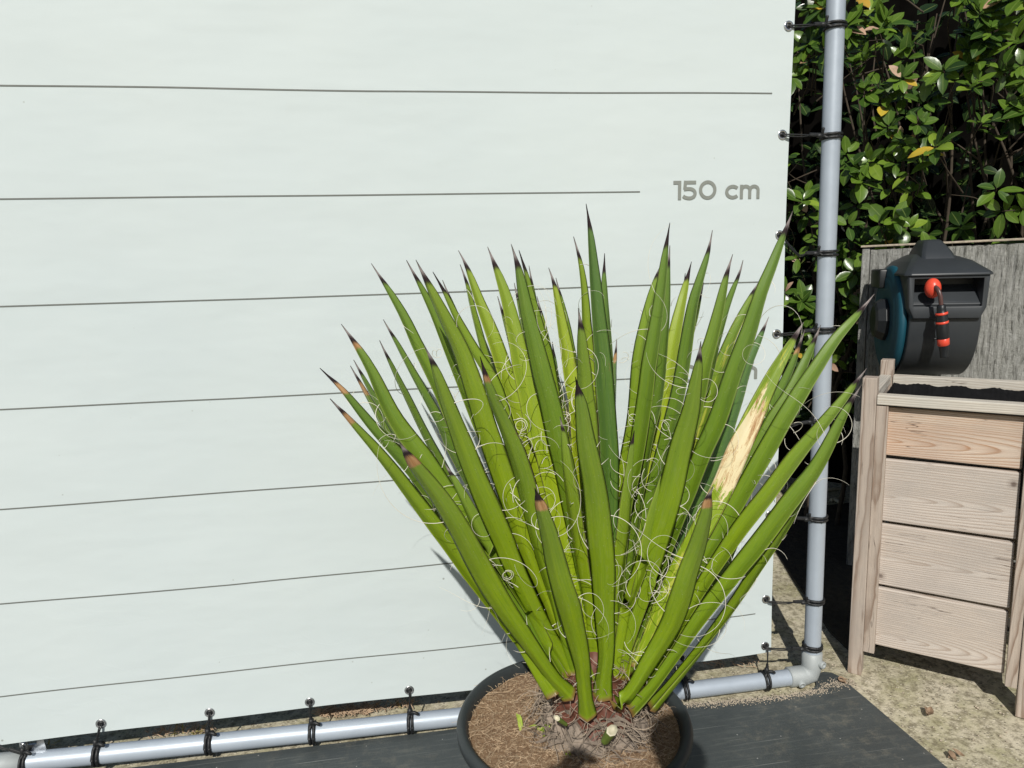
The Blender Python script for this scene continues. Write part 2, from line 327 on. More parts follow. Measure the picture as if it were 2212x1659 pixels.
# ------------------------------------------------------------------ ground, mat
rng = random.Random(7)
bm = bmesh.new(); S = 150
xs = [-S, -20, -6] + [-4+.1*i for i in range(91)] + [8, 20, S]; ys = [-S, -20, -6, -3] + [-2+.1*i for i in range(51)] + [6, 20, S]
g = [[bm.verts.new((x, y, (noise.noise(Vector((x*2.2, y*2.2, 0)))*.004 - .002) if abs(x) < 5.2 and -2 <= y <= 3.1 else -.004)) for x in xs] for y in ys]
for j in range(len(ys)-1):
    for i in range(len(xs)-1): bm.faces.new((g[j][i], g[j][i+1], g[j+1][i+1], g[j+1][i]))
tag(obj('ground', bm, MG, smooth=True), 'pale mossy concrete ground with gravel specks', None, kind='structure')

def sheet(name, outline, z0, z1, mat, **kw):
    bm = bmesh.new(); vs = [bm.verts.new((x, y, z1)) for x, y in outline]; f = bm.faces.new(vs)
    r = bmesh.ops.extrude_face_region(bm, geom=[f]); 
    for e in r['geom']:
        if isinstance(e, bmesh.types.BMVert): e.co.z = z0
    return obj(name, bm, mat, **kw)
out = [(-5, .01), (-2.2, .0), (-1.6, -.012), (-1.0, -.018), (-.7, -.024), (-.3, -.042), (-.1, -.052), (.02, -.060), (.10, -.052), (.135, -.028), (.15, .004), (.175, .028), (.20, .034), (.222, .024), (.232, .0), (.238, -.1), (.246, -.3), (.26, -.6), (.30, -1.4), (.32, -3), (-5, -3)]
o = sheet('rubber_mat', out, -.01, .008, MMAT); tag(o, 'black scuffed rubber mat under the potted yucca', 'mat')
shade_outline = [(.36, .12), (.37, .26), (.42, .45), (.48, .70), (.55, .95), (.62, 1.20), (.9, 1.45), (1.6, 1.5), (3.2, -.1), (2.6, -.5), (1.05, .10), (.72, .32), (.50, .16)]  # leaf litter sheet, outlined inside the planter's shadow to darken it by colour
MLITSHADE = mat_plain('leaf_mould_shade', (.045, .038, .026), .95, .5, 40, 1.0, dist=.012)
tag(sheet('litter_shade_sheet', shade_outline, -.01, .007, MLITSHADE), 'leaf mould sheet coloured dark to deepen the planter shadow', kind='structure')
# crumbs of sand along the back edge of the mat
V, F = [], []
for k in range(1900):
    s = rng.random(); x = -.30+s*.56; y = -.045-.018*math.sin(s*3.0)+rng.gauss(0, .009) + (.03 if s > .8 else 0)*rng.random(); r = rng.uniform(.0006, .0024)
    b = len(V); p = Vector((x, y, .009+r*.2))
    for dx, dy, dz in ((1, 0, 0), (0, 1, 0), (-1, 0, 0), (0, -1, 0), (0, 0, .8), (0, 0, -.8)): V.append(p+Vector((dx, dy, dz))*r*rng.uniform(.7, 1.4))
    for q in ((0, 1, 4), (1, 2, 4), (2, 3, 4), (3, 0, 4), (1, 0, 5), (2, 1, 5), (3, 2, 5), (0, 3, 5)): F.append(tuple(b+i for i in q))
tag(rawmesh('sand', V, F, MSAND, smooth=False), 'pale sand crumbs spilled along the back edge of the black mat', 'sand', kind='stuff')

# ------------------------------------------------------------------ banner
def by(x, z):      # gentle waviness of the cloth
    return .0035*math.sin(x*3.1+1.0)*math.sin(z*2.3+.4) + .0022*math.sin(x*9+z*4) + (.006*max(0, (x+.12)/.12)**2*math.sin(z*5.2) if x > -.12 else 0)
def bsurf(x, z, off): return Vector((x, by(x, z)-off, z))
BX0, BX1, BZ0, BZ1 = -3.3, .002, .113, 2.32
banner = empty('measuring_banner', (-1.6, 0, .11)); tag(banner, 'large white tarpaulin banner printed with grey height lines and 150 cm', 'banner')
V, F = [], []; nx, nz = 170, 110
def bx1(z): return at(interp([(0, 1716), (290, 1706), (560, 1695), (880, 1684), (1412, 1668)], 1), 0, Y=0).x
edge_tab = sorted((at(x, y, Y=0).z, at(x, y, Y=0).x) for x, y in [(1716, 0), (1706, 290), (1695, 560), (1684, 880), (1668, 1412)])
bot_tab = sorted((at(x, y, Y=0).x, at(x, y, Y=0).z) for x, y in [(0, 1610), (300, 1573), (700, 1525), (1010, 1490), (1668, 1410)])
for side in (0, 1):
    for j in range(nz+1):
        for i in range(nx+1):
            tz = j/nz; z = BZ0+(BZ1-BZ0)*tz; x1 = interp(edge_tab, z); x = BX0+(x1-BX0)*i/nx
            if j < 2: z += (interp(bot_tab, x)-BZ0)*(1-j/2)
            V.append(Vector((x, by(x, z)+side*.0012, z)))
NN = (nx+1)*(nz+1)
for j in range(nz):
    for i in range(nx):
        a = j*(nx+1)+i; F.append((a, a+1, a+nx+2, a+nx+1)); F.append((NN+a, NN+a+nx+1, NN+a+nx+2, NN+a+1))
def rim(q): b = len(V); V.extend([V[i].copy() for i in q]); F.append((b, b+1, b+2, b+3))
for i in range(nx): rim((i, NN+i, NN+i+1, i+1)); a = nz*(nx+1)+i; rim((a, a+1, NN+a+1, NN+a))
for j in range(nz): a = j*(nx+1); rim((a, a+nx+1, NN+a+nx+1, NN+a)); a += nx; rim((a, NN+a, NN+a+nx+1, a+nx+1))
rawmesh('sheet', V, F, MB, banner, world=True)
LN = {1.75: [(0, 185), (400, 190), (800, 196.5), (1240, 199.5), (1667, 202)], 1.5: [(0, 430), (700, 422), (1383, 414)], 1.25: [(0, 662), (560, 645), (1000, 630), (1330, 618), (1640, 609)],
      1.0: [(0, 884.5), (500, 861), (870, 841), (1383, 817)], .75: [(0, 1101), (400, 1071), (830, 1038), (1640, 978)], .5: [(0, 1306), (500, 1264), (950, 1217), (1375, 1176)], .25: [(0, 1506), (500, 1450), (1090, 1386), (1633, 1327)]}
V, F = [], []
for zz, pts in list(LN.items())+[(2.0, None)]:
    if pts: tab = sorted((at(x, y, Y=0).x, at(x, y, Y=0).z) for x, y in pts)
    else: tab = [(-2.3, 2.0), (at(1383, 414, Y=0).x, 2.0)]
    x0, x1 = BX0+.05, tab[-1][0]; n = 110; b = len(V)
    for i in range(n+1):
        x = x0+(x1-x0)*i/n; z = interp(tab, x) if x > tab[0][0] else tab[0][1]
        V += [bsurf(x, z-.0016, .0012), bsurf(x, z+.0016, .0012)]
    for i in range(n): a = b+2*i; F.append((a, a+2, a+3, a+1))
rawmesh('printed_lines', V, F, MLINE, banner, smooth=False, world=True)
# lettering, drawn as constant-width strokes in a unit glyph box (cap height 1)
def arc(cx, cy, rx, ry, a0, a1, n=24): return [(cx+rx*math.cos(R_(a0+(a1-a0)*i/n)), cy+ry*math.sin(R_(a0+(a1-a0)*i/n))) for i in range(n+1)]
SW = .182; h = SW/2
G = {'1': (.42, [[(.02, 1-h), (.30-h*.0, 1-h)], [(.30, 1), (.30, 0)]]),
     '5': (.74, [[(.62, 1-h), (.10, 1-h)], [(.145, 1), (.115, .555)], [(.075, .555), (.26, .575)]+arc(.335, .325, .245, .245, 88, -90, 24)+[(.25, .085), (.12, .13), (.04, .20)]]),
     '0': (.86, [arc(.41, .5, .325, .415, 0, 360, 48)]),
     '2': (.74, [arc(.32, .68, .235, .235, 160, -20, 20)+[(.50, .52), (.06, .06+.02)], [(.04, h), (.64, h)]]),
     'c': (.66, [arc(.36, .375, .28, .29, 42, 318, 36)]),
     'm': (1.12, [[(.10, .75), (.10, 0)], [(.10, .40)]+arc(.30, .46, .20-.01, .205, 180, 0, 20)+[(.49, 0)], [(.49, .40)]+arc(.69, .46, .20-.01, .205, 180, 0, 20)+[(.88, 0)]]),
     ' ': (.34, [])}
def stroke(V, F, pts, w, mp):
    P = [Vector((p[0], p[1])) for p in pts]; b = len(V); closed = (P[0]-P[-1]).length < 1e-4
    for i, p in enumerate(P):
        if closed: d0 = (p-P[i-1 if i else -2]); d1 = (P[i+1 if i < len(P)-1 else 1]-p)
        else: d0 = p-P[max(i-1, 0)]; d1 = P[min(i+1, len(P)-1)]-p
        if d0.length < 1e-6: d0 = d1
        if d1.length < 1e-6: d1 = d0
        d = (d0.normalized()+d1.normalized()).normalized(); k = 1/max(.5, d.dot(d1.normalized())); nn = Vector((-d.y, d.x))*w*k
        V += [mp(*(p+nn)), mp(*(p-nn))]
    for i in range(len(P)-1): a = b+2*i; F.append((a, a+1, a+3, a+2))
def text_on_banner(s, x0, z0, H, name):
    V, F = [], []; x = 0; lay = 0
    for ch in s:
        adv, strokes = G[ch]
        for st in strokes:
            lay += 1; stroke(V, F, st, SW/2, lambda u, v, X=x, L=lay: bsurf(x0+(X+u)*H, z0+v*H, .0016+.00012*(L % 3)))
        x += adv
    rawmesh(name, V, F, MPRINT, banner, smooth=False, world=True); return x*H
ta, tb = at(1453, 432, Y=0), at(1640, 429, Y=0); TH = at(1500, 391, Y=0).z-at(1500, 432, Y=0).z
TW = sum(G[c][0] for c in '150 cm')-.14; sx_fix = (tb.x-ta.x)/(TW*TH)
for k_ in G: G[k_] = (G[k_][0]*sx_fix, [[(p[0]*sx_fix, p[1]) for p in st] for st in G[k_][1]])
for word, tx, tz in (('150', ta.x, ta.z), ('100', ta.x+.002, ta.z-.502), ('200', ta.x-.03, ta.z+.516)):
    dx = text_on_banner(word+' ', tx, tz, TH, 'printed_number'); text_on_banner('cm', tx+dx, tz, TH, 'printed_unit')
# eyelets
EY = [(x, 0.1366) for x in [-.0219-.271*k for k in range(0, 12)]] + [(-.0193, 1.9195-.272*k) for k in range(0, 7)] + [(-.0193, 2.19)]
EYP = {}
ex = [(217, 1565), (453, 1539), (669, 1517), (884, 1490), None, None, None, (1654, 1397)]
V, F = [], []; lathe_vf(V, F, [(.0076, -.0009), (.0082, -.0017), (.0118, -.0018), (.0134, -.0010), (.0138, .0006), (.0076, .0006)], Vector((0, 0, 0)), Vector((0, 1, 0)), 24, close=True)
ring = None; hole = None
V2, F2 = [], []; lathe_vf(V2, F2, [(.0001, -.0005), (.0078, -.0005), (.0078, .0004)], Vector((0, 0, 0)), Vector((0, 1, 0)), 16)
def eyelet(p):
    global ring, hole
    if ring is None:
        ring = rawmesh('eyelet', V, F, MSTEEL, banner); hole = rawmesh('eyelet_hole', V2, F2, MCORD, ring); e = ring
    else:
        e = ring.copy(); COL.objects.link(e); hh = hole.copy(); COL.objects.link(hh); hh.parent = e
    e.parent = banner; e.matrix_parent_inverse = banner.matrix_basis.inverted(); e.location = Vector((p.x, by(p.x, p.z)-.001, p.z)); return e
bpts = [at(*p, Y=0) for p in ex if p]; bpts.insert(0, Vector((bpts[0].x-.275, 0, bpts[0].z-.002)))
mid = [Vector((-.0219-.271*k, 0, .1366)) for k in (1, 2, 3)]
rpts = [at(*p, Y=0) for p in [(1702, 57), (1690, 291), (1684, 508), (1676, 721)]] + [Vector((-.0193, 0, 1.9195-.272*k)) for k in (4, 5)] + [at(1657, 1297, Y=0), at(1654, 1397, Y=0)]
for p in bpts+mid+rpts: 
    if (p-bpts[-1]).length > .003 or p is rpts[-1]: eyelet(p)

# ------------------------------------------------------------------ tube frame
frm = empty('tube_frame', (.13, 0, 0)); tag(frm, 'galvanised steel tube frame round the white banner, upright pole and ground rail', 'frame')
base = Vector((.1325, -.004, .030)); topp = at(1806, 0, Y=0); ptop = base+(topp-base)*1.2
lc = at(40, 1647, Y=-.004); lend = lc + (lc-at(995, 1547, Y=-.004))*.8
rail = [lend, lc, at(300, 1621, Y=-.004), at(700, 1580, Y=-.004), at(995, 1548, Y=-.004), Vector((-.25, -.004, .028)), Vector((.085, -.004, .029))]
V, F = [], []; tube_vf(V, F, [base+Vector((0, 0, .05)), ptop], .0245, 32); rawmesh('upright_pole', V, F, MPOLE, frm, world=True)
V, F = [], []; tube_vf(V, F, rail, .0245, 32); rawmesh('ground_rail', V, F, MPOLE, frm, world=True)
ub = (ptop-base).normalized()
V, F = [], []; tube_vf(V, F, [base+Vector((-.078, 0, 0)), base+Vector((-.076, 0, 0)), base+Vector((-.03, 0, 0)), base+Vector((-.008, 0, .006)), base+ub*.03, base+ub*.076, base+ub*.078], [.0262, .030, .030, .031, .030, .030, .0262], 32)
fit = rawmesh('elbow_fitting', V, F, MFIT, frm, world=True)
for p, d in ((base+Vector((-.05, -.020, -.006)), Vector((.0, -1, -.35))), (base+ub*.048+Vector((.012, -.022, 0)), Vector((.35, -1, 0)))):
    V, F = [], []; lathe_vf(V, F, [(.0001, .013), (.005, .013), (.0055, .0165), (.0105, .0165), (.0115, .013), (.0115, 0)], p, d, 18); rawmesh('grub_screw', V, F, MFIT, fit, world=True)
# joint fitting and aluminium bracket at the far left
V, F = [], []; cl = at(20, 1650, Y=-.004); dl = (rail[2]-rail[1]).normalized(); tube_vf(V, F, [cl-dl*.07, cl-dl*.068, cl+dl*.035, cl+dl*.037], [.026, .0295, .0295, .026], 28); rawmesh('sleeve_fitting', V, F, MFIT, frm, world=True)
V, F = [], []
br = empty('metal_bracket', at(70, 1625, Y=.012)); tag(br, 'small bright aluminium bracket plate with one screw at the lower left behind the tube', 'bracket')
bc = at(72, 1624, Y=.010)
bmk = bmesh.new()
prof = [(-.033, -.03), (-.030, .035), (-.012, .036), (-.010, .022), (.010, .021), (.014, .038), (.028, .038), (.036, -.032), (.020, -.033), (.006, -.008), (-.008, -.010), (-.018, -.032)]
vs = [bmk.verts.new((bc.x+a, bc.y, bc.z+b_)) for a, b_ in prof]; f = bmk.faces.new(vs); r = bmesh.ops.extrude_face_region(bmk, geom=[f])
for e in r['geom']:
    if isinstance(e, bmesh.types.BMVert): e.co.y += .004
obj('plate', bmk, MSTEEL, br, world=True)
V, F = [], []; lathe_vf(V, F, [(.0001, .006), (.005, .006), (.007, .003), (.007, 0)], bc+Vector((-.020, -.001, .026)), Vector((0, -1, 0)), 14); rawmesh('screw', V, F, MSTEEL, br, world=True)
V, F = [], []; tube_vf(V, F, [bc+Vector((0, .02, -.015)), bc+Vector((0, .02, -.03)), Vector((bc.x, bc.y+.02, -.005))], .010, 10); rawmesh('foot', V, F, MREELD, br, world=True)

# ------------------------------------------------------------------ cord ties
def ring_pts(c, d, r, n=22, squash=1, a0=0, turns=1, pitch=0):
    x, y = frame(d); return [c + x*(r*math.cos(a0+2*math.pi*turns*i/n)) + y*(r*math.sin(a0+2*math.pi*turns*i/n)) + d.normalized()*(pitch*i/n) for i in range(n+1)]
def tie(ep, cp, d, label, group, turns=2, rad=.0038, drop=0.0, knot=True):
    """rubber cord from eyelet ep round the tube centred at cp (axis d)"""
    t = empty('cord_tie', ep); tag(t, label, 'cord tie', group)
    V, F = [], []; dn = d.normalized(); tub = .0245+rad*.8
    for k in range(turns):
        c = cp + dn*((k-(turns-1)/2)*rad*2.4) ; tilt = (dn + Vector((rng.uniform(-.06, .06), 0, rng.uniform(-.06, .06)))).normalized()
        tube_vf(V, F, ring_pts(c, tilt, tub, 28)[:-1], rad, 8, closed=True)
    rawmesh('loop', V, F, MCORD, t, world=True)
    toc = (ep-cp); toc -= dn*toc.dot(dn); tc = toc.normalized()
    kp = cp + tc*(tub+.004) + Vector((0, -.012, 0))
    V, F = [], []; e0 = ep+Vector((0, -.006, 0)); m1 = (e0*.55+kp*.45)+Vector((0, -.004, -drop)); thick = kp+(e0-kp)*.35+Vector((0, -.002, -drop*.6))
    tube_vf(V, F, catmull([ep+Vector((0, .006, 0)), e0, m1, thick], 12), .0021, 6)
    tube_vf(V, F, catmull([ep+Vector((.002, .006, .002)), e0+Vector((.003, 0, -.004)), m1+Vector((0, 0, -.005)), thick], 12), .0017, 6)
    rawmesh('thin_strand', V, F, MCORD, t, world=True)
    V, F = [], []; side = cp+dn*rad*1.3+Vector((0, -tub*.8, 0))
    tube_vf(V, F, catmull([thick, kp, cp+tc*tub*.85+Vector((0, -tub*.55, 0))-dn*rad*1.2, cp+Vector((0, -tub-rad*.3, 0))-dn*rad*1.3], 12), [rad*.9]+[rad*1.15]*11, 8)
    tube_vf(V, F, catmull([thick+Vector((0, 0, .003)), kp+dn*.004, cp+tc*tub*.85+Vector((0, -tub*.55, 0))+dn*rad*1.2, cp+Vector((0, -tub-rad*.3, 0))+dn*rad*1.3], 12), rad, 8)
    rawmesh('strap', V, F, MCORD, t, world=True)
    if knot:
        V, F = [], []; kk = kp+tc*.004
        tube_vf(V, F, [kk-tc*.004-dn*.001, kk-tc*.002, kk+tc*.012, kk+tc*.014], [rad*.8, rad*1.7, rad*1.7, rad*.8], 10)
        tube_vf(V, F, catmull([kk, kk+dn*.012+Vector((0, -.006, .004)), kk+dn*.024+Vector((0, -.008, -.003))], 8), [rad*1.1]*7+[rad*.6], 8)
        rawmesh('knot', V, F, MCORD, t, world=True)
def pole_at(py):
    lo, hi = 0.0, 1.3
    for _ in range(40):
        md = (lo+hi)/2; p = base+(topp-base)*md; v = p-CAM; yy = CY-FPX*v.dot(up)/v.dot(fwd)
        if yy > py: lo = md
        else: hi = md
    return base+(topp-base)*lo
GP = 'black cord ties holding the banner edge to the upright pole'; GB = 'black cord ties holding the banner bottom to the ground rail'
rl = ['topmost in view, beside the hedge', 'second from the top of the pole', 'third from the top, behind a leaf tip', 'fourth from the top, level with the hose reel', 'fifth from the top, among leaves', 'third from the bottom', 'second from the bottom', 'lowest one just above the elbow']
for i, (p, py) in enumerate(zip(rpts, [57, 295, 547, 712, 908, 1117, 1295, 1395])):
    tie(p, pole_at(py), ub, 'black cord tie on the upright pole, '+rl[i], GP, drop=(.0 if i != 2 else .03), turns=2 if i % 3 != 2 else 2)
bl_ = ['left of the view at the bottom edge', 'left most whole one below the first eyelet in view', 'second eyelet from the left', 'third eyelet from the left', 'fourth eyelet from the left, nearest the pot']
railc = [(213, 1629), (453, 1605), (675, 1583), (886, 1560)]
tie(bpts[0], at(30, 1650, Y=-.004)+Vector((.03, 0, 0)), dl, 'black cord tie on the far left end of the ground rail, beside the metal bracket', GB)
names = ['leftmost of the four below the banner', 'second from the left of four', 'third from the left, above the dry needles', 'fourth from the left, next to the pot']
for i, (p, rc) in enumerate(zip(bpts[1:5], railc)):
    tie(p, at(*rc, Y=-.004), dl, 'black cord tie on the ground rail, '+names[i], GB, rad=.0042)
tie(rpts[-1]+Vector((.001, -.001, -.002)), at(1652, 1470, Y=-.004), Vector((1, 0, .02)), 'black cord tie round the ground rail just left of the elbow fitting', GB, rad=.004)
tie(mid[0], at(1478, 1490, Y=-.004), Vector((1, 0, .02)), 'black cord tie round the ground rail just right of the pot', GB, rad=.004)

# ------------------------------------------------------------------ pot and soil
PC = Vector((-.757, -.527, 0)); PZ = .352; PR = .249
V, F = [], []
lathe_vf(V, F, [(.0001, .004), (.165, .0), (.172, .006), (.190, .10), (.206, .20), (.218, .27), (.2215, .305), (.228, .31), (.236, .312), (.243, .318), (.249, .330), (.2495, .340), (.246, .349), (.239, .352), (.231, .349), (.226, .340), (.221, .325), (.214, .28), (.20, .2)], PC+Vector((0, 0, .008)), Vector((0, 0, 1)), 96)
pot = rawmesh('plant_pot', V, F, MPOT); tag(pot, 'large round charcoal plastic pot holding the yucca', 'plant pot')
V, F = [], []; nr, na = 26, 80
for i in range(nr+1):
    for k in range(na):
        r = .224*i/nr; a = 2*math.pi*k/na; x, y = r*math.cos(a), r*math.sin(a)
        z = .338+.006*(1-(r/.224)**2)+noise.fractal(Vector((x*14, y*14, 3)), 1, 2, 4)*.006; V.append(Vector((PC.x+x, PC.y+y, z)))
for i in range(nr):
    for k in range(na): F.append((i*na+k, i*na+(k+1) % na, (i+1)*na+(k+1) % na, (i+1)*na+k))
tag(rawmesh('potting_soil', V, F, MSOIL), 'brown coir potting soil filling the charcoal pot', 'soil', kind='stuff')
# loose coir fibres on the soil
V, F = [], []
for k in range(4200):
    r = .222*math.sqrt(rng.random()); a = rng.random()*6.283; p = PC+Vector((r*math.cos(a), r*math.sin(a), .344+.005*(1-(r/.22)**2)))
    L = rng.uniform(.003, .012) if rng.random() < .96 else rng.uniform(.03, .07); d = rng.random()*6.283; cu = rng.uniform(-1.2, 1.2); n = 4; pts = []
    for i in range(n): t = i/(n-1); aa = d+cu*t; pts.append(p+Vector((math.cos(aa)*L*t, math.sin(aa)*L*t, math.sin(t*3.1)*L*rng.uniform(.02, .2)+rng.uniform(-.002, .001))))
    tube_vf(V, F, pts, rng.uniform(.00025, .0005), 3, cap=False)
MCF = mat_plain('coir_fibre', (.62, .46, .30), .9, .5, 50, .1)
tag(rawmesh('coir_fibres', V, F, MCF), 'fine tangled coir fibres lying on the soil in the pot', 'fibres', kind='stuff')

# ------------------------------------------------------------------ yucca
TC = Vector((-.715, -.535, 0))
yu = empty('yucca_plant', (TC.x, TC.y, .34)); tag(yu, 'big green yucca with stiff upright dark-tipped leaves and curling white threads', 'plant')
# stem mound
V, F = [], []; nr, na = 22, 56
for i in range(nr+1):
    t = i/nr
    for k in range(na):
        a = 2*math.pi*k/na; r = interp([(0, .085), (.15, .084), (.4, .074), (.7, .055), (.9, .034), (1, .001)], t); z = .335+.20*t
        q = Vector((math.cos(a)*3, math.sin(a)*3, z*22)); r *= 1+.22*noise.fractal(q, 1, 2, 4)+.05*math.sin(a*7+z*60); V.append(Vector((TC.x+r*math.cos(a), TC.y+r*math.sin(a), z)))
for i in range(nr):
    for k in range(na): F.append((i*na+k, i*na+(k+1) % na, (i+1)*na+(k+1) % na, (i+1)*na+k))
rawmesh('stem', V, F, MRED, yu, world=True)
V, F = [], []; nr, na = 14, 90
for i in range(nr+1):
    t = i/nr
    for k in range(na):
        a = 2*math.pi*k/na; r = .118-.040*t; lobes = abs(math.sin(a*4.5+1.2*math.sin(a*2)+t*1.5)); z = .336+.052*t**.8*(.35+.65*lobes)+.010*noise.noise(Vector((math.cos(a)*6, math.sin(a)*6, t*5)))*t; r *= 1+.16*noise.fractal(Vector((math.cos(a)*3, math.sin(a)*3, t*2+5)), 1, 2, 5)
        V.append(Vector((TC.x+r*math.cos(a), TC.y+r*math.sin(a), z)))
for i in range(nr):
    for k in range(na): F.append((i*na+k, i*na+(k+1) % na, (i+1)*na+(k+1) % na, (i+1)*na+k))
rawmesh('old_sheath', V, F, MDRYG, yu, world=True)
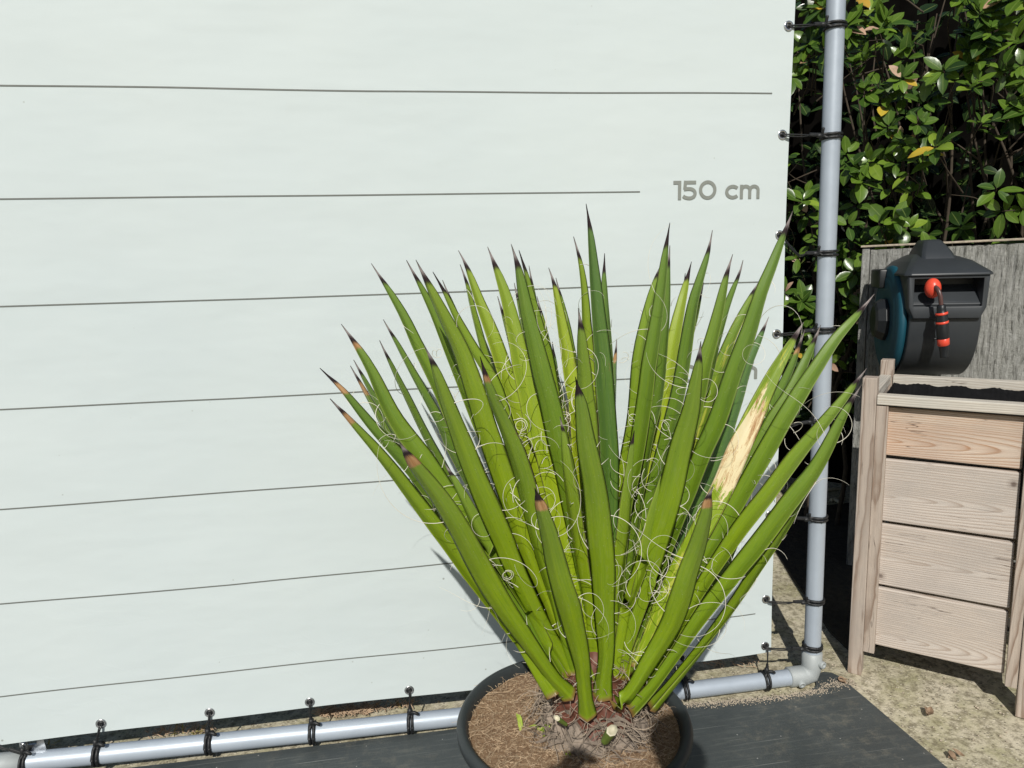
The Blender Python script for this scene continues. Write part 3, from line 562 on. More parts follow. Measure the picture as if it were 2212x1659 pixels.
# (tip..base pixel chain), mid width px, y of tip, tone, options
LV = [
 ([(713,861),(755,912),(835,1010),(925,1120),(1000,1225),(1090,1345),(1190,1500)], 40, -.62, .45, dict(tan_band=1)),
 ([(691,795),(741,848),(800,925),(900,1035),(1000,1165),(1120,1330),(1206,1492)], 46, -.50, .30, dict(tan_band=1)),
 ([(861,953),(889,1002),(955,1090),(1033,1225),(1110,1350),(1185,1454),(1232,1504)], 60, -.74, .40, dict(tan_band=1, blunt=1)),
 ([(757,790),(783,840),(830,934),(900,1050),(1000,1190),(1220,1460)], 26, -.36, .45, dict(tan_band=1)),
 ([(764,777),(800,850),(880,985),(1000,1160),(1220,1450)], 24, -.30, .30, {}),
 ([(737,700),(760,735),(800,800),(852,903),(918,996),(980,1090),(1049,1184),(1130,1310),(1215,1455)], 52, -.47, .42, dict(tan_band=1)),
 ([(802,569),(864,675),(900,753),(950,850),(1000,960),(1070,1110),(1240,1430)], 48, -.34, .38, {}),
 ([(828,690),(880,790),(940,900),(1010,1040),(1240,1440)], 30, -.28, .30, {}),
 ([(917,748),(931,779),(954,840),(990,934),(1024,1028),(1061,1121),(1105,1215),(1170,1340),(1232,1450)], 62, -.67, .42, {}),
 ([(878,562),(903,613),(940,690),(985,800),(1040,930),(1120,1120),(1250,1430)], 44, -.46, .42, {}),
 ([(898,561),(917,600),(953,675),(992,753),(1019,831),(1049,934),(1083,1028),(1130,1160),(1240,1440)], 60, -.62, .50, {}),
 ([(1037,770),(1054,840),(1093,934),(1124,1028),(1150,1130),(1185,1250),(1240,1450)], 54, -.69, .34, dict(tan_band=1)),
 ([(1155,1054),(1172,1108),(1190,1180),(1217,1280),(1240,1373),(1259,1467),(1269,1548)], 62, -.76, .38, dict(tan_band=1, blunt=1)),
 ([(1243,814),(1256,882),(1266,960),(1283,1050),(1292,1116),(1300,1217),(1305,1311),(1306,1405),(1299,1508)], 70, -.71, .36, dict(blunt=1)),
 ([(1249,665),(1253,709),(1256,779),(1259,850),(1267,934),(1276,1060),(1285,1220),(1290,1420)], 56, -.65, .40, {}),
 ([(1266,440),(1272,490),(1280,571),(1288,649),(1296,727),(1303,805),(1311,908),(1316,1012),(1314,1120),(1305,1420)], 50, -.48, .10, dict(dark=1)),
 ([(1239,511),(1249,557),(1258,623),(1264,701),(1272,800),(1285,950),(1295,1420)], 40, -.42, .72, {}),
 ([(1306,547),(1307,585),(1311,649),(1317,760),(1318,900),(1308,1410)], 26, -.28, .25, {}),
 ([(1332,732),(1331,765),(1328,805),(1325,900),(1312,1410)], 18, -.12, .15, dict(tan_band=1)),
 ([(1185,578),(1195,613),(1207,675),(1221,753),(1232,831),(1248,930),(1285,1400)], 42, -.34, .88, {}),
 ([(1201,600),(1213,660),(1228,735),(1240,850),(1290,1400)], 20, -.26, .55, {}),
 ([(1104,527),(1119,579),(1134,649),(1153,727),(1170,805),(1182,856),(1203,960),(1222,1038),(1250,1180),(1286,1420)], 56, -.52, .35, {}),
 ([(1121,540),(1131,580),(1147,650),(1165,730),(1190,850),(1285,1410)], 32, -.40, .55, {}),
 ([(1143,574),(1150,625),(1163,700),(1190,810),(1288,1410)], 18, -.30, .40, {}),
 ([(1111,611),(1120,665),(1135,760),(1170,900),(1280,1410)], 18, -.24, .45, {}),
 ([(1053,533),(1069,579),(1092,649),(1113,727),(1130,805),(1142,856),(1160,934),(1187,1012),(1275,1430)], 56, -.42, .72, {}),
 ([(990,541),(1006,576),(1032,649),(1062,727),(1088,805),(1108,856),(1143,960),(1190,1100),(1265,1440)], 50, -.37, .78, {}),
 ([(994,571),(1006,610),(1020,675),(1046,779),(1090,900),(1150,1060),(1262,1430)], 28, -.26, .65, {}),
 ([(935,587),(955,626),(980,680),(1017,753),(1062,831),(1096,930),(1140,1040),(1255,1440)], 44, -.45, .62, {}),
 ([(956,605),(975,655),(1005,730),(1060,850),(1250,1430)], 22, -.33, .35, {}),
 ([(1193,738),(1196,779),(1200,820),(1213,880),(1240,1000),(1290,1400)], 20, -.20, .15, dict(bleach=1)),
 ([(1030,690),(1048,750),(1085,850),(1130,970),(1258,1430)], 24, -.26, .30, {}),
 # right half
 ([(1447,481),(1440,540),(1430,633),(1416,727),(1406,790),(1398,856),(1381,960),(1366,1038),(1350,1116),(1330,1436)], 46, -.50, .35, {}),
 ([(1447,530),(1446,600),(1440,700),(1425,850),(1395,1000),(1338,1425)], 24, -.40, .30, {}),
 ([(1432,560),(1415,620),(1398,696),(1385,768),(1372,908),(1354,1012),(1338,1116),(1322,1410)], 30, -.34, .55, {}),
 ([(1494,565),(1487,596),(1472,665),(1455,759),(1440,852),(1430,908),(1412,986),(1380,1150),(1335,1420)], 42, -.34, .85, {}),
 ([(1539,497),(1531,549),(1517,602),(1501,665),(1485,759),(1468,852),(1440,960),(1410,1080),(1345,1415)], 40, -.42, .28, {}),
 ([(1480,590),(1478,640),(1462,740),(1446,860),(1420,980),(1342,1412)], 22, -.26, .20, {}),
 ([(1514,737),(1508,790),(1498,852),(1492,890),(1473,965),(1452,1059),(1423,1153),(1396,1250),(1368,1340),(1332,1442)], 66, -.67, .38, {}),
 ([(1583,549),(1572,593),(1557,665),(1543,727),(1526,790),(1505,880),(1470,1000),(1355,1420)], 46, -.50, .42, {}),
 ([(1605,562),(1597,597),(1573,665),(1550,743),(1528,830),(1480,960),(1358,1415)], 28, -.38, .32, {}),
 ([(1713,455),(1698,499),(1673,571),(1648,634),(1617,727),(1580,821),(1548,915),(1523,975),(1492,1059),(1455,1150),(1360,1415)], 50, -.50, .30, {}),
 ([(1645,599),(1618,655),(1585,727),(1552,821),(1520,915),(1495,985),(1460,1080),(1362,1410)], 40, -.36, .45, dict(yellowed=1)),
 ([(1661,684),(1644,727),(1617,790),(1598,852),(1575,915),(1548,1000),(1500,1110),(1370,1410)], 36, -.16, .05, {}),
 ([(1736,696),(1715,730),(1682,790),(1651,852),(1618,920),(1594,970),(1561,1050),(1523,1125),(1450,1260),(1378,1445)], 58, -.50, .60, dict(bleach=1, yellowed=1)),
 ([(1739,712),(1714,787),(1683,852),(1652,910),(1620,970),(1560,1080),(1480,1220),(1372,1455)], 38, -.42, .30, dict(tan_band=1)),
 ([(1773,702),(1761,734),(1736,790),(1708,852),(1676,905),(1639,975),(1595,1059),(1547,1145),(1470,1280),(1378,1462)], 44, -.46, .34, {}),
 ([(1889,635),(1851,683),(1811,730),(1772,790),(1731,852),(1690,915),(1650,985),(1600,1075),(1546,1162),(1494,1246),(1440,1340),(1385,1450)], 46, -.52, .36, {}),
 ([(1541,1050),(1533,1075),(1528,1115),(1510,1184),(1484,1248),(1453,1342),(1412,1420),(1365,1492),(1328,1526)], 56, -.74, .36, dict(tan_band=1, blunt=1)),
 ([(1873,795),(1836,846),(1773,925),(1720,990),(1664,1062),(1607,1137),(1555,1218),(1474,1345),(1390,1480)], 44, -.62, .38, {}),
 ([(1862,830),(1830,887),(1800,943),(1757,1021),(1705,1092),(1648,1168),(1586,1246),(1506,1350),(1459,1420),(1406,1492),(1362,1538)], 48, -.68, .28, {}),
 ([(1820,905),(1790,965),(1745,1055),(1692,1150),(1620,1260),(1545,1368),(1470,1455),(1405,1530)], 32, -.62, .35, {}),
 ([(1611,1053),(1606,1112),(1595,1153),(1570,1215),(1539,1278),(1480,1380),(1400,1475)], 28, -.30, .42, dict(tan_band=1)),
 ([(1545,1010),(1520,1090),(1476,1170),(1445,1231),(1412,1311),(1367,1389),(1346,1470)], 44, -.30, .70, {}),
 ([(1075,880),(1110,1000),(1160,1130),(1215,1270),(1262,1450)], 38, -.58, .50, {}),
 ([(1210,900),(1225,1020),(1245,1160),(1265,1300),(1288,1440)], 36, -.60, .62, {}),
 ([(1370,930),(1360,1050),(1345,1180),(1330,1300),(1318,1440)], 36, -.58, .55, {}),
 ([(1440,1000),(1415,1110),(1385,1230),(1350,1350),(1325,1460)], 34, -.60, .60, {}),
 ([(960,1000),(1020,1120),(1090,1240),(1160,1360),(1225,1470)], 34, -.56, .50, {}),
 ([(1150,1050),(1180,1160),(1215,1280),(1250,1390),(1275,1470)], 30, -.62, .35, {}),
 ([(820,735),(870,850),(930,970),(1010,1110),(1110,1270),(1228,1450)], 24, -.40, .35, {}),
 ([(1075,640),(1100,740),(1130,860),(1175,1010),(1272,1430)], 22, -.34, .60, {}),
 ([(1160,640),(1180,740),(1205,860),(1235,1010),(1288,1420)], 22, -.36, .72, {}),
 ([(1520,610),(1505,690),(1480,790),(1450,900),(1350,1415)], 22, -.32, .65, {}),
 ([(1470,640),(1455,740),(1435,860),(1405,1000),(1335,1425)], 20, -.33, .75, {}),
 ([(1700,800),(1655,890),(1600,990),(1530,1120),(1380,1445)], 26, -.30, .40, {}),
 ([(1600,1000),(1560,1100),(1505,1210),(1440,1330),(1360,1460)], 34, -.22, .45, {}),
]
TREEW = .056
WP = [(0, .74), (.03, .68), (.08, .56), (.16, .58), (.3, .76), (.45, .88), (.6, .89), (.72, .79), (.84, .57), (.90, .42), (.94, .29), (.965, .13), (.985, .06), (1, .02)]
WPB = [(0, .74), (.03, .68), (.08, .56), (.16, .58), (.3, .74), (.5, .93), (.66, .84), (.78, .70), (.87, .54), (.925, .42), (.95, .28), (.97, .12), (.985, .06), (1, .02)]
thread_sites = []
for li, (px, wpx, yt, tone, op) in enumerate(LV):
    bp_ = px[-1]; yb = -.515-(bp_[1]-1400)/140*.115
    px = list(reversed(px)); L = [0]
    for a, b_ in zip(px, px[1:]): L.append(L[-1]+math.hypot(b_[0]-a[0], b_[1]-a[1]))
    pts = [at(x, y, Y=yb+(yt-yb)*(l/L[-1])**1.05) for (x, y), l in zip(px, L)]
    NS = 40; P = catmull(pts, NS); wob = li*3.7; P = [p+Vector((noise.noise(Vector((i*.11, wob, 0))), noise.noise(Vector((i*.11, wob, 5))), noise.noise(Vector((i*.10, wob, 9)))*.6))*.0045*min(1, i/8)*min(1, (NS-1-i)/6) for i, p in enumerate(P)]; V, F, al, ac = [], [], [], []
    rad_ = Vector((P[-1].x-TC.x, P[-1].y-TC.y, 0))
    if rad_.length < .02: rad_ = Vector((0, -1, 0))
    rad_.normalize(); tang = Vector((0, 0, 1)).cross(rad_); r2 = random.Random(li*17+3); tw0 = r2.uniform(-.12, .12)
    expo = r2.uniform(1.0, 1.3); NA = 8; wtab = WPB if op.get('blunt') else WP; wid = []; Wd = []
    for i, p in enumerate(P):
        t = i/(NS-1); d = (P[min(i+1, NS-1)]-P[max(i-1, 0)]).normalized(); view = (p-CAM).normalized()
        s = d.cross(view).normalized(); n_ = s.cross(d).normalized()
        if s.dot(tang) < 0: s = -s
        if n_.dot(tang) < 0: n_ = -n_
        dist = (p-CAM).dot(fwd); Wr = TREEW; ratio = (wpx/FPX*dist)/Wr
        if ratio > .985: Wr = wpx/FPX*dist; ratio = 1.0
        ratio = max(.35, ratio); phi = math.acos(min(1, ratio))
        wd = s*math.cos(phi)+n_*math.sin(phi)
        wd = (Matrix.Rotation(tw0+.22*(t-.5)*r2.choice((1, 1)), 3, d) @ wd).normalized()
        nn = wd.cross(d).normalized()
        inw = Vector((TC.x-p.x, TC.y-p.y, .25))
        if nn.dot(inw) < 0: nn = -nn                 # adaxial side looks to the plant's axis
        W = Wr*.5*(.93 if wpx > 30 else 1)*interp(wtab, t)*(1+.05*noise.noise(Vector((t*7, li, 3)))); Wd.append((wd, nn, W, d))
        th = interp([(0, .012), (.08, .010), (.3, .0045), (.9, .0022), (1, .0008)], t); cup = interp([(0, .30), (.2, .34), (.6, .24), (.9, .45), (1, .6)], t)
        fold = expo
        for k in range(NA+1):                         # inner (upper) face
            u = -1+2*k/NA; hgt = cup*W*(abs(u)**fold)+W*.012*math.sin(i*.9+u*2); V.append(p+wd*(W*u)+nn*hgt); al.append(t); ac.append(u)
        for k in range(NA-1, 0, -1):                  # outer face, more convex
            u = -1+2*k/NA; hgt = cup*W*(abs(u)**fold)-th*(1-abs(u))**.75*1.15; V.append(p+wd*(W*u)+nn*hgt); al.append(t); ac.append(u*.985)
    m_ = 2*NA
    for i in range(NS-1):
        for k in range(m_): F.append((i*m_+k, i*m_+(k+1) % m_, (i+1)*m_+(k+1) % m_, (i+1)*m_+k))
    F.append(tuple(range(m_))); F.append(tuple((NS-1)*m_+k for k in reversed(range(m_))))
    lf = rawmesh('leaf', V, F, MLEAF, yu, attrs={'along': al, 'across': ac}, world=True)
    lf['tone'] = float(tone)+(.14 if yt < -.6 else 0); lf['tan_band'] = float(op.get('tan_band', 0))*r2.uniform(.45, 1.25); lf['bleach'] = float(op.get('bleach', 0)); lf['yellowed'] = float(op.get('yellowed', 0)); lf['tip_grey'] = 0.0 if op.get('dark') else float(r2.random() < .75)  # forward-leaning leaves get a lighter tone, painting in light they lack
    # curling threads along the margins
    V, F = [], []
    nth = r2.randint(10, 15) if wpx > 30 else r2.randint(4, 7)
    for q in range(nth):
        t = r2.uniform(.06, .9)**(.9); i = min(NS-2, int(t*(NS-1))); wd, nn, W, d = Wd[i]; sg = r2.choice((-1, 1)); p = P[i]+wd*W*sg+nn*W*.26
        dr = (wd*sg*r2.uniform(.3, 1)+d*r2.uniform(-.6, 1.0)+nn*r2.uniform(-.3, .8)).normalized()
        if (nn.dot(CAM-p) < 0): pass
        ln = r2.choice((r2.uniform(.010, .03), r2.uniform(.02, .07), r2.uniform(.05, .13), r2.uniform(.10, .24))); rc = r2.uniform(.012, .05) if ln < .1 else r2.uniform(.024, .085)
        axis = ((CAM-p).normalized()*r2.choice((-1, 1))+Vector((r2.gauss(0, .5), r2.gauss(0, .5), r2.gauss(0, .5)))).normalized(); m = max(6, int(ln/.006)); st = ln/m; tp = [p-wd*sg*.001]
        dk = r2.uniform(-.6, 1.0); fr = r2.uniform(.00045, .00085)
        for k in range(m):
            tp.append(tp[-1]+dr*st); dr = (Matrix.Rotation(st/rc*(1+dk*k/m), 3, axis) @ dr); dr = (dr+Vector((0, 0, -.012))).normalized()
            if tp[-1].y > -.012: tp[-1].y = -.012
        tube_vf(V, F, tp, [fr*(1-.75*k/m) for k in range(m+1)], 4, cap=False)
    rawmesh('thread_fibres', V, F, MFIB, lf, world=False)['kind'] = 'stuff'
# dense nests of curls between the leaves
V, F = [], []; r2 = random.Random(99)
for (cx_, cy_, Y, sp, n) in [(1150, 880, -.50, 28, 5), (1165, 1000, -.52, 26, 9), (1215, 880, -.42, 12, 8), (1400, 1030, -.54, 24, 8), (1425, 905, -.48, 20, 8), (1395, 1110, -.56, 22, 8), (1090, 1050, -.6, 22, 5), (1520, 1150, -.5, 26, 6), (950, 800, -.40, 22, 8), (1350, 760, -.3, 24, 8), (1440, 1310, -.6, 24, 8), (1700, 950, -.5, 26, 5), (1100, 1240, -.6, 24, 6), (1235, 1110, -.6, 20, 5)]:
    for k in range(max(3, int(n*.6))):
        p = at(r2.gauss(cx_, sp), r2.gauss(cy_, sp*1.4), Y=Y+r2.gauss(0, .02)); dr = Vector((r2.gauss(0, 1), r2.gauss(0, .5), r2.gauss(0, 1))).normalized()
        ln = r2.uniform(.03, .15); rc = r2.uniform(.010, .045); axis = (Vector((0, -1, 0))*r2.choice((-1, 1))+Vector((r2.gauss(0, .5), 0, r2.gauss(0, .5)))).normalized(); m = max(6, int(ln/.005)); tp = [p]
        for j in range(m): tp.append(tp[-1]+dr*(ln/m)); dr = Matrix.Rotation(ln/m/rc*(1+.8*j/m), 3, axis) @ dr
        tube_vf(V, F, tp, .0006, 4, cap=False)
o = rawmesh('loose_curls', V, F, MFIB, yu, world=True); o['kind'] = 'stuff'
# dry fibre skirt round the stem foot: broad shreds and threads
V, F = [], []
for k in range(330):
    a = r2.uniform(-math.pi, math.pi); rr = r2.uniform(.05, .12); z = r2.uniform(.355, .45)-(rr-.05)*.9; p = TC+Vector((rr*math.cos(a), rr*math.sin(a), z)); out_ = Vector((math.cos(a), math.sin(a), -.2)); tg = Vector((-math.sin(a), math.cos(a), 0))
    ln = r2.uniform(.03, .085); wv = r2.uniform(.002, .008); side = r2.choice((-1, 1)); tp = []
    for j in range(7):
        t = j/6; q = p+out_*ln*.45*t+tg*side*ln*(t-.4)*.9+Vector((0, 0, -.45*ln*t*t+.006*math.sin(t*5+k))); q.z = max(q.z, .344); tp.append(q)
    b = len(V)
    for j, q in enumerate(tp):
        ww = wv*(1-.7*j/6); V += [q+Vector((0, 0, ww))*.8+out_*ww*.3, q-Vector((0, 0, ww))*.8]
    for j in range(6): F.append((b+2*j, b+2*j+1, b+2*j+3, b+2*j+2))
o = rawmesh('dry_sheaths', V, F, MDRYG, yu, world=True); o['kind'] = 'stuff'
V, F = [], []
for k in range(420):
    a = r2.uniform(-math.pi, math.pi); rr = r2.uniform(.04, .13); z = max(.346, .50-(rr-.03)*1.5+r2.uniform(-.03, .03)); p = TC+Vector((rr*math.cos(a), rr*math.sin(a), z)); dr = Vector((math.cos(a)+r2.gauss(0, .8), math.sin(a)+r2.gauss(0, .8), r2.gauss(0, .7))).normalized()
    ln = r2.uniform(.02, .08); rc = r2.uniform(.008, .04); axis = Vector((r2.gauss(0, 1), r2.gauss(0, 1), r2.gauss(0, 1))).normalized(); tp = [p]; m = 10
    for j in range(m):
        q = tp[-1]+dr*(ln/m); q.z = max(q.z, .345); tp.append(q); dr = Matrix.Rotation(ln/m/rc, 3, axis) @ dr
    tube_vf(V, F, tp, r2.uniform(.0004, .0009), 4, cap=False)
o = rawmesh('dry_threads', V, F, MDRY, yu, world=True); o['kind'] = 'stuff'
# two cut leaf stumps
for (cx_, cy_, Y, w_, d) in ((1322, 1578, -.70, .0165, Vector((.35, -.35, .9))), (1203, 1551, -.645, .0085, Vector((-.6, -.3, .7)))):
    p = at(cx_, cy_, Y=Y); x, y = frame(d); d = d.normalized(); V, F = [], []
    for j in range(5):
        for k in range(7): a = 2*math.pi*k/7; V.append(p-d*(.030*(1-j/4))+x*(w_*(.75+.25*j/4)*math.cos(a))+y*(w_*.62*math.sin(a)*(.8+.2*j/4)))
    for j in range(4):
        for k in range(7): F.append((j*7+k, j*7+(k+1) % 7, (j+1)*7+(k+1) % 7, (j+1)*7+k))
    st_ = rawmesh('leaf_stump', V, F, MCUTG, yu, world=True)
    V, F = [], []
    for rr in (0, .5, 1.0):
        for k in range(7): a = 2*math.pi*k/7; V.append(p+d*(.0015-.004*(rr < .7))+x*(w_*rr*math.cos(a))+y*(w_*.5*rr*math.sin(a)))
    for j in range(2):
        for k in range(7): F.append((j*7+k, j*7+(k+1) % 7, (j+1)*7+(k+1) % 7, (j+1)*7+k))
    V += [p+x*(w_*math.cos(2*math.pi*k/7))+y*(w_*.62*math.sin(2*math.pi*k/7)) for k in range(7)]
    for k in range(7): F.append((14+k, 14+(k+1) % 7, 21+(k+1) % 7, 21+k))
    rawmesh('cut_face', V, F, MCUT, st_, world=False)
# seedlings in the soil
def blade(V, F, p, d, L, W, bend, n=6):
    s = d.cross(Vector((0, 0, 1))); s = s.normalized() if s.length > .01 else Vector((1, 0, 0)); b = len(V); q = p.copy(); dd = d.normalized()
    for i in range(n+1):
        t = i/n; ww = W*math.sin(math.pi*min(.98, t*.85+.12))*.5; V.extend([q-s*ww, q+Vector((0, 0, -ww*.4)), q+s*ww]); q = q+dd*(L/n); dd = (dd+Vector((0, 0, -bend/n))).normalized()
    for i in range(n): a = b+3*i; F.append((a, a+1, a+4, a+3)); F.append((a+1, a+2, a+5, a+4))
for lab, spots in (('single pointed green grass shoot in the soil left of the stem', [(1128, 1580, 2, .055, .010)]), ('tiny tuft of pale green seedlings in the soil beside the stem', [(1172, 1578, 14, .026, .006)]), ('faded seedling tuft in the soil near the front of the pot', [(1225, 1622, 7, .014, .004)])):
    for (a, b_, n, L, W) in spots:
        V, F = [], []; p0 = at(a, b_, Z=.344)
        for k in range(n):
            d = Vector((-.55, -.1, .7)) if n == 1 else Vector((r2.gauss(0, .6), r2.gauss(0, .6), .6)); blade(V, F, p0+(Vector((r2.gauss(0, .008), r2.gauss(0, .008), 0)) if n > 1 else Vector((.015, 0, 0))), d, L*r2.uniform(.7, 1.3), W, .8)
        tag(rawmesh('seedling', V, F, MWEED), lab, 'seedling')

# ------------------------------------------------------------------ planter
A = at(1872, 1458, Z=0); Bq = at(2205, 1545, Z=0); E_ = (Bq-A).normalized(); NI = Vector((-E_.y, E_.x, 0))   # E_ along the face, NI inwards
rzp = math.atan2(E_.y, E_.x)
plt = empty('wooden_planter', A, rzp); tag(plt, 'tall square planter of weathered larch boards on corner posts', 'planter')
def part(name, lo, hi, mat, bev=.0025, along='x', parent=plt, rz=0, ry=0):
    """box given in planter axes; its own local x runs along the grain"""
    c = [(a+b_)/2 for a, b_ in zip(lo, hi)]; s = [b_-a for a, b_ in zip(lo, hi)]; bm = bmesh.new()
    if along == 'z': dims = (s[2], s[1], s[0]); rot = Matrix.Rotation(R_(-90), 4, 'Y')
    elif along == 'y': dims = (s[1], s[0], s[2]); rot = Matrix.Rotation(R_(90), 4, 'Z')
    else: dims = s; rot = Matrix.Identity(4)
    box(bm, [-d/2 for d in dims], [d/2 for d in dims], bev); o = obj(name, bm, mat, parent); o.matrix_local = Matrix.Translation(c) @ Matrix.Rotation(rz, 4, 'Z') @ Matrix.Rotation(ry, 4, 'Y') @ rot; return o
PWD = .447
part('post', (-.054, -.016, 0), (-.014, .034, .955), MWP, along='z'); part('post', (.386, -.016, 0), (.430, .034, .955), MWP, along='z')
part('post', (-.054, PWD-.03, 0), (-.014, PWD+.02, .955), MWP, along='z'); part('post', (.386, PWD-.03, 0), (.430, PWD+.02, .955), MWP, along='z')
part('batten', (-.0135, -.010, .082), (.018, .012, .872), MWP, .0015, along='z'); part('batten', (.356, -.010, .082), (.3855, .012, .872), MWP, .0015, along='z')
bz = [(.105, .296), (.307, .503), (.514, .708), (.719, .866)]
for i, (z0, z1) in enumerate(bz): part('board', (-.012+.012, .0125, z0), (.352, .034, z1), MWO if i == 3 else MWA, .004, ry=-.012 if i < 3 else 0)
for i, (z0, z1) in enumerate(bz):
    part('board', (-.046, .036, z0), (-.026, PWD-.032, z1), MWA, .003, along='y'); part('board', (.398, .036, z0), (.418, PWD-.032, z1), MWA, .003, along='y'); part('board', (0.0, PWD-.03, z0), (.384, PWD-.010, z1), MWA, .003)
part('top_rail', (-.0125, -.014, .876), (.3845, .030, .905), MWR, .002); part('top_rail', (-.0125, PWD-.036, .872), (.3845, PWD+.008, .903), MWR, .002)
part('top_rail', (.388, .036, .876), (.428, PWD-.034, .905), MWR, .002, along='y'); part('top_rail', (-.052, .036, .876), (-.018, PWD-.034, .905), MWR, .002, along='y')
# liner with a torn top edge
V, F = [], []; ring_ = [(-.008, .036), (.385, .036), (.385, PWD-.040), (-.008, PWD-.040)]; seq = []
for (a, b_) in zip(ring_, ring_[1:]+ring_[:1]):
    for i in range(60): seq.append((a[0]+(b_[0]-a[0])*i/60, a[1]+(b_[1]-a[1])*i/60))
for (x, y) in seq: V += [Vector((x, y, .60)), Vector((x+rng.uniform(-.0004, .0004), y+rng.uniform(-.0004, .0004), .884+rng.uniform(-.002, .002)+.003*math.sin(x*60+y*70)-.006))]
n = len(seq)
for i in range(n): F.append((2*i, 2*((i+1) % n), 2*((i+1) % n)+1, 2*i+1))
V.append(Vector((.19, .2, .66))); c_ = len(V)-1
for i in range(n): F.append((2*i, c_, 2*((i+1) % n)))
rawmesh('liner', V, F, MLINER, plt, smooth=False)

# ------------------------------------------------------------------ concrete wall
WO = A + NI*.86 - E_*.0
wl0 = at(1841, 1097, pl=(WO, NI)); wl = empty('concrete_wall', Vector((wl0.x, wl0.y, 0)), rzp); tag(wl, 'rough ribbed grey concrete garden wall behind the hose reel', 'wall')
bm = bmesh.new(); LW = 2.6; nx_, nz_ = 260, 30
ztop = lambda s: 1.338+.012*s
gr = [[bm.verts.new((.02+LW*i/nx_, -.006*noise.noise(Vector((i*.9, j*.12, 0)))-.004*noise.noise(Vector((i*2.3, j*.3, 4))), ztop(LW*i/nx_)*j/nz_)) for j in range(nz_+1)] for i in range(nx_+1)]
for i in range(nx_):
    for j in range(nz_): bm.faces.new((gr[i][j], gr[i+1][j], gr[i+1][j+1], gr[i][j+1]))
bk = [[bm.verts.new((.02+LW*i/nx_, .06, ztop(LW*i/nx_)*j)) for j in (0, 1)] for i in range(nx_+1)]
for i in range(nx_): bm.faces.new((gr[i][nz_], gr[i+1][nz_], bk[i+1][1], bk[i][1])); bm.faces.new((bk[i][0], bk[i][1], bk[i+1][1], bk[i+1][0]))
bm.faces.new([gr[0][j] for j in range(nz_+1)]+[bk[0][1], bk[0][0]]); bm.faces.new([gr[nx_][j] for j in reversed(range(nz_+1))]+[bk[nx_][0], bk[nx_][1]])
obj('panel', bm, MWALL, wl)
bm = bmesh.new(); box(bm, (-.012, -.004, 0), (.017, .07, 1.345), .004); obj('end_strip', bm, MWALL, wl)
bm = bmesh.new(); box(bm, (.0, -.012, 1.348), (.9, .07, 1.356), .002); cp = obj('coping', bm, MSAND, wl); cp.rotation_euler = (0, -.012, 0)

# ------------------------------------------------------------------ hose reel (own axes: x right, -y towards the viewer's side, z up)
HA = R_(16.3); DPc = CAM+(at(1914, 690, Y=0)-CAM).normalized()*3.02
reel = empty('hose_reel', DPc, 0); reel.rotation_euler = (0, 0, -R_(23)); reel.scale = (.74, .92, 1.0); tag(reel, 'dark grey wall hose reel with teal side disc hung on the concrete wall', 'hose reel')
def rpart(name, V, F, mat, parent=reel, smooth=False):
    o = rawmesh(name, V, F, mat, None, smooth); o.parent = parent; return o
X0, X1 = .035, .335       # housing sides
def prism(V, F, prof, x0, x1, inset=0):
    b = len(V); n = len(prof)
    for x in (x0, x1):
        for (y, z) in prof: V.append(Vector((x, y, z)))
    for k in range(n): F.append((b+k, b+(k+1) % n, b+n+(k+1) % n, b+n+k))
    F.append(tuple(b+k for k in reversed(range(n)))); F.append(tuple(b+n+k for k in range(n)))
def bevelled(name, V, F, mat, bev, seg=3, parent=reel, ang=30):
    bm = bmesh.new(); vs = [bm.verts.new(v) for v in V]
    for f in F:
        try: bm.faces.new([vs[i] for i in f])
        except ValueError: pass
    bmesh.ops.recalc_face_normals(bm, faces=bm.faces)
    es = [e for e in bm.edges if len(e.link_faces) == 2 and e.calc_face_angle(0) > R_(ang)]
    bmesh.ops.bevel(bm, geom=es, offset=bev, segments=seg, profile=.5, affect='EDGES', clamp_overlap=True)
    for e in bm.edges:
        if len(e.link_faces) == 2 and e.calc_face_angle(0) > R_(28): e.smooth = False
    return obj(name, bm, mat, parent, smooth=True)
drum = [(-.218, .07), (-.216, .0)]+[(.205*math.cos(R_(a))*(1.0 if a > 270 else 1.03), .205*math.sin(R_(a))) for a in range(192, 349, 8)]+[(.185, .13), (-.14, .13)]
V, F = [], []; prism(V, F, drum, X0, X1); bevelled('housing', V, F, MREEL, .010, 3, ang=40)
# front mouth: a frame with an opening, walls .018 thick
fx0, fx1, fz0, fz1, fy0, fy1 = .012, .352, .035, .165, -.235, -.11
V, F = [], []
ring_o = [(fx0+.006, fz0+.02), (fx0+.03, fz0-.02), (fx1-.03, fz0-.02), (fx1-.006, fz0+.02), (fx1, fz1), (fx0, fz1)]
def ring3(V, x, y, sc_, cz=.10, cx=(.012+.352)/2): return [V.append(Vector((cx+(a-cx)*sc_, y, cz+(b_-cz)*sc_))) for a, b_ in x]
inner = [(fx0+.030, .060), (fx0+.034, .058), (fx1-.034, .058), (fx1-.030, .060), (fx1-.028, .153), (fx0+.028, .153)]
for (rg, y) in ((ring_o, fy1), (ring_o, fy0+.012), ([(a+(.182-a)*.03, b_+(.1-b_)*.05) for a, b_ in ring_o], fy0), (inner, fy0), (inner, fy1+.03)):
    for a, b_ in rg: V.append(Vector((a, y, b_)))
for j in range(4):
    for k in range(6): F.append((j*6+k, j*6+(k+1) % 6, (j+1)*6+(k+1) % 6, (j+1)*6+k))
bevelled('mouth_frame', V, F, MREEL, .003, 2)
V, F = [], []; prism(V, F, [(-.135, .05), (-.135, .16), (-.125, .16), (-.125, .05)], fx0+.02, fx1-.02); rpart('mouth_back', V, F, MREELD)
